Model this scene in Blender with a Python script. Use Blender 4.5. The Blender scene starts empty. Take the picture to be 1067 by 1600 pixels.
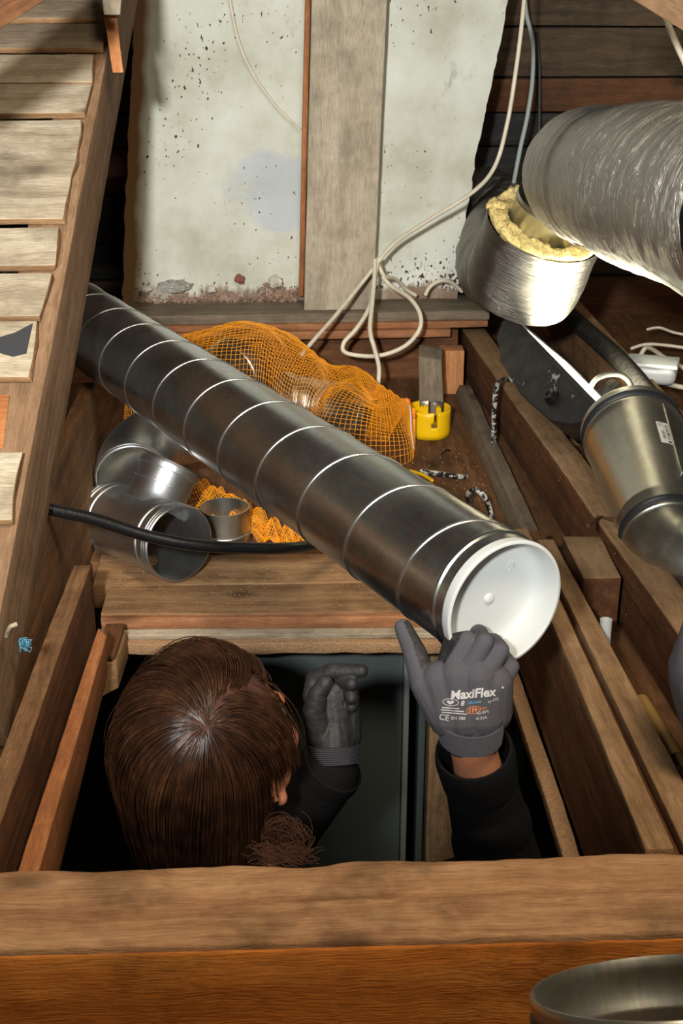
import bpy, bmesh, math, random
from mathutils import Vector, Matrix, noise
from mathutils.bvhtree import BVHTree
random.seed(7)
S = bpy.context.scene
COL = S.collection
V = Vector
# ------------------------------------------------------------------ camera
F, CAMH = 2000.0, 0.9                       # focal length in pixels of the 1067x1600 frame, height above the joist tops
PITCH, YAW = math.radians(22.8), math.radians(2.45)
FH = V((math.sin(YAW), math.cos(YAW), 0)); RT = V((math.cos(YAW), -math.sin(YAW), 0)); ZZ = V((0, 0, 1))
FW = FH*math.cos(PITCH) - ZZ*math.sin(PITCH); UP = FH*math.sin(PITCH) + ZZ*math.cos(PITCH)
CP = V((0, 0, CAMH))
cd = bpy.data.cameras.new('camera'); cam = bpy.data.objects.new('camera', cd); COL.objects.link(cam)
cam.matrix_world = Matrix((( RT.x, UP.x, -FW.x, CP.x), (RT.y, UP.y, -FW.y, CP.y), (RT.z, UP.z, -FW.z, CP.z), (0, 0, 0, 1)))
cd.sensor_fit = 'VERTICAL'; cd.sensor_height = 36; cd.lens = F/1600*36; cd.clip_start = .02
cd.dof.use_dof = True; cd.dof.focus_distance = 1.9; cd.dof.aperture_fstop = 18
S.camera = cam
# ------------------------------------------------------------------ world, lights, exposure
w = bpy.data.worlds.new('world'); S.world = w; w.use_nodes = True
w.node_tree.nodes['Background'].inputs[0].default_value = (1.0, .82, .62, 1); w.node_tree.nodes['Background'].inputs[1].default_value = .05
S.view_settings.view_transform = 'Standard'; S.view_settings.look = 'None'; S.view_settings.gamma = 1
S.view_settings.use_curve_mapping = False; S.view_settings.exposure = 0.0
def spot(name, loc, to, power, color, angle, blend, size):
    l = bpy.data.lights.new(name, 'SPOT'); l.energy = power; l.color = color; l.spot_size = math.radians(angle); l.spot_blend = blend; l.shadow_soft_size = size
    o = bpy.data.objects.new(name, l); COL.objects.link(o); o.location = loc
    o.rotation_euler = (V(to)-V(loc)).to_track_quat('-Z', 'Y').to_euler(); return o
spot('photo_flash', (-.26, -.28, 1.15), (-.15, 3.4, .98), 450, (1, .975, .92), 80, 1.0, .05)
spot('second_flash', (.58, .25, 2.25), (.0, 1.4, .0), 165, (1, .82, .60), 105, 1.0, .3)
# ------------------------------------------------------------------ pixel -> point on a real plane
def ray(px, py): return FW + RT*((px-533.5)/F) - UP*((py-800)/F)
def atz(px, py, z=0): d = ray(px, py); return CP + d*((z-CAMH)/d.z)
def aty(px, py, y): d = ray(px, py); return CP + d*(y/d.y)
def atx(px, py, x): d = ray(px, py); return CP + d*(x/d.x)
def atd(px, py, dep): return CP + ray(px, py)*dep
def onpl(px, py, p, n): d = ray(px, py); return CP + d*((p-CP).dot(n)/d.dot(n))
# ------------------------------------------------------------------ materials
def newmat(name):
    m = bpy.data.materials.new(name); m.use_nodes = True; nt = m.node_tree
    return m, nt, nt.nodes['Principled BSDF']
class N:
    def __init__(s, nt): s.nt = nt
    def __call__(s, t, ins=None, **kw):
        n = s.nt.nodes.new(t)
        for k, v in kw.items(): setattr(n, k, v)
        for k, v in (ins or {}).items():
            if hasattr(v, 'is_linked') or hasattr(v, 'links'): s.nt.links.new(v, n.inputs[k])
            else: n.inputs[k].default_value = v
        return n
    def link(s, a, b): s.nt.links.new(a, b)
    def ramp(s, fac, stops):
        n = s.nt.nodes.new('ShaderNodeValToRGB'); e = n.color_ramp.elements
        while len(e) < len(stops): e.new(.5)
        for i, (p, c) in enumerate(stops): e[i].position = p; e[i].color = (*c, 1) if len(c) == 3 else c
        s.nt.links.new(fac, n.inputs[0]); return n.outputs[0]
    def mix(s, fac, a, b, mode='MIX'):
        n = s.nt.nodes.new('ShaderNodeMix'); n.data_type = 'RGBA'; n.blend_type = mode
        for k, v in ((0, fac), (6, a), (7, b)):
            if hasattr(v, 'links'): s.nt.links.new(v, n.inputs[k])
            else: n.inputs[k].default_value = v if k == 0 else (*v, 1)
        return n.outputs[2]
    def math(s, op, a, b=0.0):
        n = s.nt.nodes.new('ShaderNodeMath'); n.operation = op
        for k, v in ((0, a), (1, b)):
            if hasattr(v, 'links'): s.nt.links.new(v, n.inputs[k])
            else: n.inputs[k].default_value = v
        return n.outputs[0]
def srgb(r, g, b):
    f = lambda c: (c/255/12.92 if c/255 <= .04045 else ((c/255+.055)/1.055)**2.4)
    return (f(r), f(g), f(b))
def wood(name, dark, mid, light, grime=(.02, .014, .01), grime_amt=.5, rough=.78, bump=.35, knots=True, across=60., topmat=None):
    m, nt, b = newmat(name); n = N(nt)
    tc = n('ShaderNodeTexCoord'); oi = n('ShaderNodeObjectInfo')
    off = n('ShaderNodeVectorMath', {0: tc.outputs['Object']}, operation='ADD')
    rnd = n('ShaderNodeMath', {0: oi.outputs['Random'], 1: 37.0}, operation='MULTIPLY'); cx = n('ShaderNodeCombineXYZ', {0: rnd.outputs[0], 1: rnd.outputs[0], 2: rnd.outputs[0]})
    nt.links.new(cx.outputs[0], off.inputs[1])
    warp = n('ShaderNodeTexNoise', {'Vector': off.outputs[0], 'Scale': 6.0, 'Detail': 3.0})
    wv = n('ShaderNodeVectorMath', {0: warp.outputs['Color'], 1: (0.0, .03, .03)}, operation='MULTIPLY')
    ad = n('ShaderNodeVectorMath', {0: off.outputs[0], 1: wv.outputs[0]}, operation='ADD')
    mp = n('ShaderNodeMapping', {'Vector': ad.outputs[0], 'Scale': (2.6, across, across)})
    g1 = n('ShaderNodeTexNoise', {'Vector': mp.outputs[0], 'Scale': 1.0, 'Detail': 5.0, 'Roughness': .62})
    mp2 = n('ShaderNodeMapping', {'Vector': ad.outputs[0], 'Scale': (22., 520., 520.)})
    g2 = n('ShaderNodeTexNoise', {'Vector': mp2.outputs[0], 'Scale': 1.0, 'Detail': 3.0})
    mm = lambda a, b, t: tuple(x+(y-x)*t for x, y in zip(a, b))
    base = n.ramp(g1.outputs[0], [(.28, mm(mid, dark, .75)), (.5, mid), (.72, mm(mid, light, .75))])
    bl = n('ShaderNodeTexNoise', {'Vector': off.outputs[0], 'Scale': 22.0, 'Detail': 6.0, 'Roughness': .7})
    base = n.mix(.6, base, n.ramp(bl.outputs[0], [(.3, (.66, .64, .62)), (.68, (1.18, 1.18, 1.18))]), 'MULTIPLY')
    base = n.mix(.5, base, n.ramp(g2.outputs[0], [(.3, (.5, .47, .45)), (.6, (1.12, 1.12, 1.12))]), 'MULTIPLY')
    st = n('ShaderNodeTexNoise', {'Vector': off.outputs[0], 'Scale': 7.0, 'Detail': 5.0, 'Roughness': .65})
    sf = n.ramp(st.outputs[0], [(.5, (0, 0, 0)), (.72, (1, 1, 1))])
    base = n.mix(n.math('MULTIPLY', sf, grime_amt), base, grime)
    if knots:
        mk = n('ShaderNodeMapping', {'Vector': off.outputs[0], 'Scale': (3.0, 7., 7.)})
        vo = n('ShaderNodeTexVoronoi', {'Vector': mk.outputs[0], 'Scale': 1.0})
        kf = n.ramp(vo.outputs['Distance'], [(.05, (1, 1, 1)), (.13, (0, 0, 0))])
        base = n.mix(n.math('MULTIPLY', kf, .7), base, tuple(c*.35 for c in dark))
    nt.links.new(base, b.inputs['Base Color']); b.inputs['Roughness'].default_value = rough; b.inputs['Specular IOR Level'].default_value = .25
    hh = n.math('ADD', n.math('ADD', n.math('MULTIPLY', g1.outputs[0], .7), n.math('MULTIPLY', g2.outputs[0], .7)), n.math('MULTIPLY', bl.outputs[0], .8))
    bp = n('ShaderNodeBump', {'Strength': bump, 'Distance': .006, 'Height': hh}); nt.links.new(bp.outputs[0], b.inputs['Normal'])
    return m
def plain(name, c, rough=.5, metal=0., bump=0., bscale=200., var=.0, spec=.5, emit=None, est=0.):
    m, nt, b = newmat(name); n = N(nt)
    b.inputs['Roughness'].default_value = rough; b.inputs['Metallic'].default_value = metal; b.inputs['Specular IOR Level'].default_value = spec
    b.inputs['Base Color'].default_value = (*c, 1)
    if var or bump:
        tc = n('ShaderNodeTexCoord'); t = n('ShaderNodeTexNoise', {'Vector': tc.outputs['Object'], 'Scale': bscale, 'Detail': 4.0})
        if var: nt.links.new(n.mix(1.0, c, n.ramp(t.outputs[0], [(.3, (1-var,)*3), (.7, (1+var,)*3)]), 'MULTIPLY'), b.inputs['Base Color'])
        if bump:
            bp = n('ShaderNodeBump', {'Strength': bump, 'Distance': .002, 'Height': t.outputs[0]}); nt.links.new(bp.outputs[0], b.inputs['Normal'])
    if emit: b.inputs['Emission Color'].default_value = (*emit, 1); b.inputs['Emission Strength'].default_value = est
    return m
def galv(name, c=(.56, .58, .58), rough=.24, spangle=.12):
    m, nt, b = newmat(name); n = N(nt); b.inputs['Metallic'].default_value = 1.0
    tc = n('ShaderNodeTexCoord')
    vo = n('ShaderNodeTexVoronoi', {'Vector': tc.outputs['Object'], 'Scale': 130.0}); no = n('ShaderNodeTexNoise', {'Vector': tc.outputs['Object'], 'Scale': 9.0, 'Detail': 5.0, 'Roughness': .6})
    col = n.mix(spangle, c, vo.outputs['Color'], 'OVERLAY'); col = n.mix(.55, col, n.ramp(no.outputs[0], [(.3, (.62, .62, .62)), (.7, (1.1, 1.1, 1.1))]), 'MULTIPLY')
    mp = n('ShaderNodeMapping', {'Vector': tc.outputs['Object'], 'Scale': (14., 160., 30.), 'Rotation': (.6, .4, .9)}); sc = n('ShaderNodeTexNoise', {'Vector': mp.outputs[0], 'Scale': 2.0, 'Detail': 3.0})
    nt.links.new(col, b.inputs['Base Color'])
    rr = n.math('ADD', n.math('MULTIPLY', no.outputs[0], .16), n.math('MULTIPLY', sc.outputs[0], .1)); nt.links.new(n.math('ADD', rr, rough-.13), b.inputs['Roughness'])
    bp = n('ShaderNodeBump', {'Strength': .03, 'Distance': .002, 'Height': no.outputs[0]}); nt.links.new(bp.outputs[0], b.inputs['Normal'])
    return m
def foilmat(name, shear=.5, k=1.):
    m, nt, b = newmat(name); n = N(nt); b.inputs['Metallic'].default_value = 1.0
    tc = n('ShaderNodeTexCoord')      # x = along the duct, y = around it (UV in metres)
    mp = n('ShaderNodeMapping', {'Vector': tc.outputs['UV'], 'Rotation': (0, 0, shear), 'Scale': (260., 16., 1.)})
    a = n('ShaderNodeTexNoise', {'Vector': mp.outputs[0], 'Scale': 1.0, 'Detail': 5.0, 'Roughness': .6})
    mp2 = n('ShaderNodeMapping', {'Vector': tc.outputs['UV'], 'Rotation': (0, 0, shear*.8), 'Scale': (600., 40., 1.)})
    a2 = n('ShaderNodeTexNoise', {'Vector': mp2.outputs[0], 'Scale': 1.0, 'Detail': 3.0})
    c = n('ShaderNodeTexNoise', {'Vector': tc.outputs['UV'], 'Scale': 60.0, 'Detail': 6.0, 'Roughness': .7})
    h = n.math('ADD', n.math('ADD', a.outputs[0], n.math('MULTIPLY', c.outputs[0], .5)), n.math('MULTIPLY', a2.outputs[0], .45))
    bp = n('ShaderNodeBump', {'Strength': 1.0, 'Distance': .006, 'Height': h}); nt.links.new(bp.outputs[0], b.inputs['Normal'])
    nt.links.new(n.ramp(a.outputs[0], [(.35, (.42*k, .40*k, .37*k)), (.65, (.70*k, .68*k, .64*k))]), b.inputs['Base Color'])
    b.inputs['Roughness'].default_value = .33
    return m
M = {}
M['joist'] = wood('weathered_joist', srgb(84, 58, 38), srgb(128, 94, 64), srgb(158, 122, 88))
M['dark'] = wood('dark_joist', srgb(70, 44, 27), srgb(104, 68, 43), srgb(132, 92, 60))
M['orange'] = wood('orange_batten', srgb(138, 84, 48), srgb(172, 112, 68), srgb(196, 138, 92), grime_amt=.25)
M['front'] = wood('front_beam', srgb(160, 90, 34), srgb(198, 120, 48), srgb(222, 150, 74), grime=(.025, .012, .005), grime_amt=.6, across=26.)
M['fronttop'] = wood('front_beam_top', srgb(152, 112, 78), srgb(190, 146, 106), srgb(210, 172, 132), grime=(.03, .018, .01), grime_amt=.6)
M['white'] = wood('whitewashed_board', srgb(128, 114, 96), srgb(176, 164, 142), srgb(204, 196, 176), grime=srgb(104, 90, 72), grime_amt=.8, across=34.)
M['grey'] = wood('grey_post', srgb(146, 136, 118), srgb(182, 172, 152), srgb(200, 192, 174), grime=srgb(96, 84, 68), grime_amt=.5, across=22.)
M['rafter'] = wood('brown_rafter', srgb(106, 82, 62), srgb(134, 106, 80), srgb(160, 132, 104), grime_amt=.3, knots=False)
M['end'] = wood('fresh_end_grain', srgb(166, 102, 62), srgb(198, 136, 90), srgb(214, 162, 112), grime_amt=.15, knots=False)
M['sill'] = wood('sill_wood', srgb(122, 80, 52), srgb(160, 110, 76), srgb(184, 136, 100), grime_amt=.45)
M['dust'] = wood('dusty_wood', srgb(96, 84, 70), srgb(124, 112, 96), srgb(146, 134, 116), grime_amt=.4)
M['plank'] = wood('header_plank', srgb(112, 82, 56), srgb(150, 116, 82), srgb(178, 146, 108), grime=srgb(64, 42, 26), grime_amt=.6)
M['roof'] = wood('roof_plank', srgb(44, 36, 28), srgb(66, 54, 42), srgb(86, 70, 54), grime=srgb(30, 26, 24), grime_amt=.75)
M['roofred'] = wood('reddish_roof_plank', srgb(58, 36, 22), srgb(80, 50, 30), srgb(96, 64, 40), grime=srgb(30, 26, 24), grime_amt=.6)
M['roofgrey'] = wood('sooty_roof_plank', srgb(32, 32, 33), srgb(46, 46, 46), srgb(62, 60, 58), grime=srgb(20, 18, 18), grime_amt=.7)
M['fibre'] = plain('fibreboard', srgb(164, 130, 96), .95, bump=.9, bscale=240., var=.25)
M['floor'] = wood('bay_floor', srgb(74, 50, 33), srgb(106, 74, 48), srgb(134, 98, 66), grime=srgb(50, 32, 20), grime_amt=.7)
M['galv'] = galv('galvanised_steel', (.56, .58, .58), .30); M['galvfit'] = galv('fitting_steel', (.60, .62, .62), .40); M['galvdull'] = galv('satin_galvanised_steel', (.66, .66, .6), .36, .1)
M['seam'] = plain('rolled_seam', (.8, .82, .82), .3, 1.)
M['jtop'] = wood('dusty_joist_top', srgb(124, 96, 68), srgb(160, 128, 94), srgb(184, 154, 118), grime=srgb(84, 60, 40), grime_amt=.5)
M['foil'] = foilmat('foil_wrap', .55, .74); M['foil2'] = foilmat('foil_wrap_smooth', .1, .46)
M['wool'] = plain('yellow_mineral_wool', srgb(220, 198, 132), .95, bump=1.0, bscale=170., var=.45)
M['rubber'] = plain('black_rubber', (.018, .019, .022), .4)
M['blackpipe'] = plain('black_plastic', (.007, .007, .0075), .3, bump=.2, bscale=300., var=.4)
M['cap'] = plain('white_plastic', srgb(200, 206, 207), .35, bump=.02, bscale=60.)
M['cable'] = plain('white_cable', srgb(214, 206, 186), .45, var=.1, bscale=40.)
M['leadc'] = plain('dusty_grey_lead', srgb(58, 58, 54), .7)
M['greycable'] = plain('grey_cable', srgb(150, 160, 160), .4)
M['net'] = plain('orange_net_thread', srgb(246, 160, 26), .45)
M['hem'] = plain('orange_net_hem', srgb(240, 132, 30), .6, bump=.6, bscale=500.)
M['yellow'] = plain('yellow_enamel', srgb(236, 190, 10), .35, var=.08, bscale=50.)
M['steel'] = plain('worn_bare_steel', (.5, .5, .5), .35, 1.)
M['skin'] = plain('skin', srgb(206, 140, 106), .5, bump=.15, bscale=400., var=.08)
M['skin'].node_tree.nodes['Principled BSDF'].inputs['Subsurface Weight'].default_value = .15
M['skin'].node_tree.nodes['Principled BSDF'].inputs['Subsurface Radius'].default_value = (.01, .004, .002)
M['hairbase'] = plain('hair_base', srgb(74, 42, 30), .85, var=.4, bscale=60.)
M['glove'] = plain('grey_knit_glove', srgb(84, 84, 91), .85, bump=.5, bscale=900., var=.06, spec=.2)
M['palm'] = plain('black_nitrile_palm', srgb(44, 44, 46), .6, bump=.8, bscale=120., var=.3)
M['sweater'] = plain('black_sweater', (.011, .011, .012), .95, bump=.6, bscale=260., spec=.1)
M['trouser'] = plain('dark_trousers', (.015, .016, .02), .9)
M['boot'] = plain('dark_boots', (.012, .010, .009), .6)
M['print'] = plain('pale_print', srgb(206, 206, 208), .7); M['printo'] = plain('orange_print', srgb(224, 136, 74), .7); M['printb'] = plain('blue_print', srgb(96, 150, 196), .7)
def worn_black(nm='worn_black_casing', sc=17., th=.63, c=(.30, .32, .34)):
    m, nt, b = newmat(nm); n = N(nt); tc = n('ShaderNodeTexCoord')
    t = n('ShaderNodeTexNoise', {'Vector': tc.outputs['Object'], 'Scale': sc, 'Detail': 6.0, 'Roughness': .65})
    nt.links.new(n.ramp(t.outputs[0], [(th, (.012, .012, .013)), (th+.04, c)]), b.inputs['Base Color'])
    nt.links.new(n.ramp(t.outputs[0], [(.3, (.25, .25, .25)), (.7, (.6, .6, .6))]), b.inputs['Roughness'])
    bp = n('ShaderNodeBump', {'Strength': .5, 'Distance': .004, 'Height': t.outputs[0]}); nt.links.new(bp.outputs[0], b.inputs['Normal']); return m
M['black'] = worn_black()
M['led'] = plain('lit_led_panel', (.9, .9, .8), .4, emit=(1.0, .93, .66), est=5.)
M['lens'] = plain('silver_reflector', (.85, .85, .8), .25, 1.)
M['label'] = plain('white_paper', srgb(235, 232, 222), .6); M['ink'] = plain('black_ink', (.02, .02, .02), .7)
M['door'] = plain('grey_paint', srgb(76, 86, 86), .45); M['alu'] = plain('aluminium_strip', (.75, .8, .78), .35, .8)
M['plasterpost'] = wood('plastered_post', srgb(120, 96, 70), srgb(150, 126, 96), srgb(178, 154, 122), grime=srgb(70, 44, 28), grime_amt=.8, knots=False)
M['greycloth'] = plain('blue_grey_cloth', srgb(110, 112, 122), .85, bump=.3, bscale=500.)
M['redplastic'] = plain('red_plastic', srgb(170, 20, 30), .4)
M['blue'] = plain('blue_thread', srgb(90, 160, 190), .7)
M['tar'] = plain('black_tarred_pole', (.02, .019, .017), .55, bump=.9, bscale=70., var=.6)
M['flex'] = plain('tan_conduit', srgb(160, 128, 72), .55)
M['lowroom'] = plain('lower_room_paint', srgb(70, 72, 72), .8)
M['soot'] = plain('sooty_backing', (.012, .011, .01), .95)
M['clear'] = plain('clear_plastic', (.9, .92, .92), .08); M['clear'].node_tree.nodes['Principled BSDF'].inputs['Transmission Weight'].default_value = .9
M['stone'] = plain('plaster_chunk', srgb(196, 192, 178), .95, bump=.8, bscale=90., var=.2); M['rubblem'] = plain('rubble', srgb(150, 124, 108), .95, bump=.9, bscale=60., var=.5)
M['chip'] = plain('sawdust_chips', srgb(176, 126, 76), .9)
M['eye'] = plain('eye', (.8, .8, .78), .15); M['lip'] = plain('lip', srgb(170, 96, 84), .5)
def hair_mat(k):
    m, nt, b = newmat('brown_hair_%d' % int(k*100)); n = N(nt); tc = n('ShaderNodeTexCoord')
    t = n('ShaderNodeTexNoise', {'Vector': tc.outputs['Object'], 'Scale': 42.0, 'Detail': 3.0})
    nt.links.new(n.ramp(t.outputs[0], [(.3, [x*k*.85 for x in srgb(44, 27, 19)]), (.52, [x*k*.85 for x in srgb(64, 41, 28)]), (.72, [x*k*.95 for x in srgb(88, 58, 39)])]), b.inputs['Base Color'])
    b.inputs['Roughness'].default_value = .24; b.inputs['Specular IOR Level'].default_value = .75
    return m
M['hair'] = [hair_mat(.7), hair_mat(1.), hair_mat(1.45)]
M['curl'] = plain('brown_curl', srgb(70, 44, 30), .6, var=.4, bscale=80., spec=.2)
def plaster():
    m, nt, b = newmat('whitewashed_plaster'); n = N(nt); tc = n('ShaderNodeTexCoord'); P = tc.outputs['Object']
    a = n('ShaderNodeTexNoise', {'Vector': P, 'Scale': 4.5, 'Detail': 6.0, 'Roughness': .6})
    col = n.ramp(a.outputs[0], [(.32, srgb(182, 182, 164)), (.5, srgb(206, 210, 198)), (.7, srgb(222, 227, 220))])
    st = n('ShaderNodeTexNoise', {'Vector': n('ShaderNodeMapping', {'Vector': P, 'Scale': (11., 11., 5.), 'Rotation': (0, .6, 0)}).outputs[0], 'Scale': 1.0, 'Detail': 7.0, 'Roughness': .75})
    col = n.mix(n.math('MULTIPLY', n.ramp(st.outputs[0], [(.6, (0, 0, 0)), (.72, (1, 1, 1))]), .5), col, srgb(120, 112, 92))
    sx = n('ShaderNodeSeparateXYZ', {0: P})
    # bluish repaired patch beside the post (object coordinates: x to the right, z up from the wall's foot)
    nz = n('ShaderNodeTexNoise', {'Vector': P, 'Scale': 7.0, 'Detail': 5.0})
    dx = n.math('MULTIPLY', n.math('SUBTRACT', sx.outputs[0], -.02), 1/.14); dz = n.math('MULTIPLY', n.math('SUBTRACT', sx.outputs[2], .29), 1/.1)
    rr = n.math('ADD', n.math('ADD', n.math('MULTIPLY', dx, dx), n.math('MULTIPLY', dz, dz)), n.math('MULTIPLY', n.math('SUBTRACT', nz.outputs[0], .5), 3.2))
    col = n.mix(n.math('MULTIPLY', n.ramp(rr, [(.6, (1, 1, 1)), (1.0, (0, 0, 0))]), .6), col, srgb(184, 196, 208))
    # dark pits in drifting clusters
    cl = n('ShaderNodeTexNoise', {'Vector': P, 'Scale': 3.2, 'Detail': 2.0})
    pt = n('ShaderNodeTexNoise', {'Vector': n('ShaderNodeMapping', {'Vector': P, 'Scale': (105., 105., 75.)}).outputs[0], 'Scale': 1.0, 'Detail': 2.0, 'Roughness': .5})
    thr = n.math('ADD', pt.outputs[0], n.math('ADD', n.math('MULTIPLY', n.math('SUBTRACT', cl.outputs[0], .5), .5), n.math('MAXIMUM', n.math('MULTIPLY', n.math('SUBTRACT', .15, sx.outputs[2]), .8), 0.0)))
    col = n.mix(n.ramp(thr, [(.69, (0, 0, 0)), (.72, (1, 1, 1))]), col, srgb(70, 58, 44))
    # crumbling foot: red brick and mortar showing
    lo = n.math('ADD', n.math('MULTIPLY', sx.outputs[2], -7.0), n.math('ADD', st.outputs[0], .12))
    brick = n.ramp(nz.outputs[0], [(.35, srgb(116, 100, 84)), (.52, srgb(150, 128, 112)), (.62, srgb(172, 166, 150))])
    col = n.mix(n.ramp(lo, [(.34, (0, 0, 0)), (.46, (1, 1, 1))]), col, brick)
    # bare brown edges left and right of the whitewash
    ed = n.math('ADD', n.math('SUBTRACT', n.math('MULTIPLY', sx.outputs[2], .11), sx.outputs[0]), n.math('MULTIPLY', n.math('SUBTRACT', nz.outputs[0], .5), .05))
    col = n.mix(n.ramp(n.math('SUBTRACT', ed, .405), [(.0, (0, 0, 0)), (.02, (1, 1, 1))]), col, srgb(128, 98, 70))
    nt.links.new(col, b.inputs['Base Color']); b.inputs['Roughness'].default_value = .9; b.inputs['Specular IOR Level'].default_value = .15
    h = n.math('SUBTRACT', n.math('MULTIPLY', a.outputs[0], .8), n.math('MULTIPLY', n.ramp(thr, [(.7, (0, 0, 0)), (.75, (1, 1, 1))]), .7))
    fine = n('ShaderNodeTexNoise', {'Vector': P, 'Scale': 60.0, 'Detail': 5.0}); h = n.math('ADD', h, n.math('MULTIPLY', fine.outputs[0], .35))
    bp = n('ShaderNodeBump', {'Strength': .5, 'Distance': .008, 'Height': h}); nt.links.new(bp.outputs[0], b.inputs['Normal'])
    return m
M['plaster'] = plaster()
# ------------------------------------------------------------------ object helpers
def tag(o, label=None, cat=None, group=None, kind=None):
    for k, v in (('label', label), ('category', cat), ('group', group), ('kind', kind)):
        if v: o[k] = v
    return o
def attach(o, parent):
    if parent is not None:
        o.parent = parent; o.matrix_parent_inverse = MW[parent.name].inverted()
    return o
MW = {}
def empty(name, loc, label, cat, group=None):
    o = bpy.data.objects.new(name, None); COL.objects.link(o); o.location = loc; o.empty_display_size = .05
    MW[o.name] = Matrix.Translation(V(loc)); return tag(o, label, cat, group)
def link(name, data, mat, parent=None, mw=None, smooth=True):
    o = bpy.data.objects.new(name, data); COL.objects.link(o)
    mw = mw or Matrix.Identity(4); o.matrix_world = mw; MW[o.name] = mw.copy()
    mats = mat if isinstance(mat, (list, tuple)) else [mat]
    for x in mats: data.materials.append(x)
    if parent is not None:
        o.parent = parent; o.matrix_parent_inverse = MW[parent.name].inverted()
    if smooth and hasattr(data, 'polygons') and len(data.polygons): data.polygons.foreach_set('use_smooth', [True]*len(data.polygons))
    return o
def mesh_from(verts, faces, frame=None, uvs=None):
    """verts in world space; frame = Matrix of the object (verts stored relative to it)"""
    me = bpy.data.meshes.new('m')
    if frame is not None:
        inv = frame.inverted(); verts = [inv @ V(v) for v in verts]
    me.from_pydata([tuple(v) for v in verts], [], faces); me.update(); return me
def frame_of(o, x, z=ZZ):
    x = V(x).normalized(); z = V(z)
    y = z.cross(x)
    if y.length < 1e-5: y = V((0, 1, 0)).cross(x)
    y.normalize(); z = x.cross(y)
    return Matrix(((x.x, y.x, z.x, o[0]), (x.y, y.y, z.y, o[1]), (x.z, y.z, z.z, o[2]), (0, 0, 0, 1)))
def centre_mesh(name, verts, faces, mat, parent=None, smooth=True):
    lo = V((min(v[i] for v in verts) for i in range(3))); hi = V((max(v[i] for v in verts) for i in range(3)))
    fr = Matrix.Translation(V(((lo.x+hi.x)/2, (lo.y+hi.y)/2, lo.z)))
    return link(name, mesh_from(verts, faces, fr), mat, parent, fr, smooth)
def timber(name, c, mat, parent=None, r=.0022, amp=.0012, step=.035, seed=0, ragged=0., top=None):
    """rough-sawn timber from 8 corners (c[0..3] one end loop, c[4..7] the other end; 0->4 runs along the grain)"""
    c = [V(p) for p in c]
    dims = ((c[4]-c[0]).length, (c[1]-c[0]).length, (c[3]-c[0]).length)
    def tri(u, v, w):
        a = c[0].lerp(c[1], v); b = c[3].lerp(c[2], v); e = a.lerp(b, w)
        a = c[4].lerp(c[5], v); b = c[7].lerp(c[6], v); f = a.lerp(b, w)
        return e.lerp(f, u)
    rr = min(r, min(dims)*.3)
    def coords(L):
        nseg = max(1, min(60, int(L/step))); inner = [rr + (L-2*rr)*i/nseg for i in range(nseg+1)]
        return [0.0, rr*.3] + inner + [L-rr*.3, L]
    U, W_, H_ = (coords(d) for d in dims)
    verts = []; faces = []; index = {}
    off = V((seed*3.7, seed*1.3, seed*5.1))
    def vert(i, j, k):
        key = (i, j, k)
        if key in index: return index[key]
        p = [U[i], W_[j], H_[k]]
        q = [min(max(p[a], rr), dims[a]-rr) for a in range(3)]
        d = V([p[a]-q[a] for a in range(3)])
        if d.length > 1e-9: d = d.normalized()*rr
        s = [(q[a]+d[a])/dims[a] for a in range(3)]
        P = tri(*s)
        nn = noise.noise_vector(P*4+off)*amp*.8 + noise.noise_vector(P*40+off)*amp*.45
        if ragged and (i <= 2 or i >= len(U)-3):
            ax = (c[4]-c[0]).normalized(); nn += ax*(noise.noise(P*60+off)*ragged)
        index[key] = len(verts); verts.append(P+nn); return index[key]
    nu, nv, nw = len(U)-1, len(W_)-1, len(H_)-1
    for i in range(nu):
        for j in range(nv):
            faces.append((vert(i, j, 0), vert(i, j+1, 0), vert(i+1, j+1, 0), vert(i+1, j, 0)))
            faces.append((vert(i, j, nw), vert(i+1, j, nw), vert(i+1, j+1, nw), vert(i, j+1, nw)))
        for k in range(nw):
            faces.append((vert(i, 0, k), vert(i+1, 0, k), vert(i+1, 0, k+1), vert(i, 0, k+1)))
            faces.append((vert(i, nv, k), vert(i, nv, k+1), vert(i+1, nv, k+1), vert(i+1, nv, k)))
    for j in range(nv):
        for k in range(nw):
            faces.append((vert(0, j, k), vert(0, j, k+1), vert(0, j+1, k+1), vert(0, j+1, k)))
            faces.append((vert(nu, j, k), vert(nu, j+1, k), vert(nu, j+1, k+1), vert(nu, j, k+1)))
    ctr = sum(c, V())/8
    fr = frame_of(ctr, c[4]-c[0], (c[3]-c[0]))
    me = mesh_from(verts, faces, fr)
    bm = bmesh.new(); bm.from_mesh(me); bmesh.ops.recalc_face_normals(bm, faces=bm.faces); bm.to_mesh(me); bm.free()
    o = link(name, me, [mat, top[0]] if top else mat, parent, fr)
    if top:                       # faces turned to (or, with a negative limit, away from) a direction are weathered differently
        d = fr.to_3x3().inverted() @ V(top[1])
        for p in me.polygons:
            if (p.normal.dot(d) > top[2]) if top[2] > 0 else (p.normal.dot(d) < -top[2]): p.material_index = 1
    return o
def slab(name, quad, z1, z0, mat, **k):
    """quad: four pixels (start-left, start-right, end-right, end-left) read on the plane z1; the grain runs start -> end"""
    a, b, c_, d = (atz(*p, z1) for p in quad)
    dn = lambda p: V((p.x, p.y, z0))
    return timber(name, [dn(a), dn(b), b, a, dn(d), dn(c_), c_, d], mat, **k)
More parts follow.
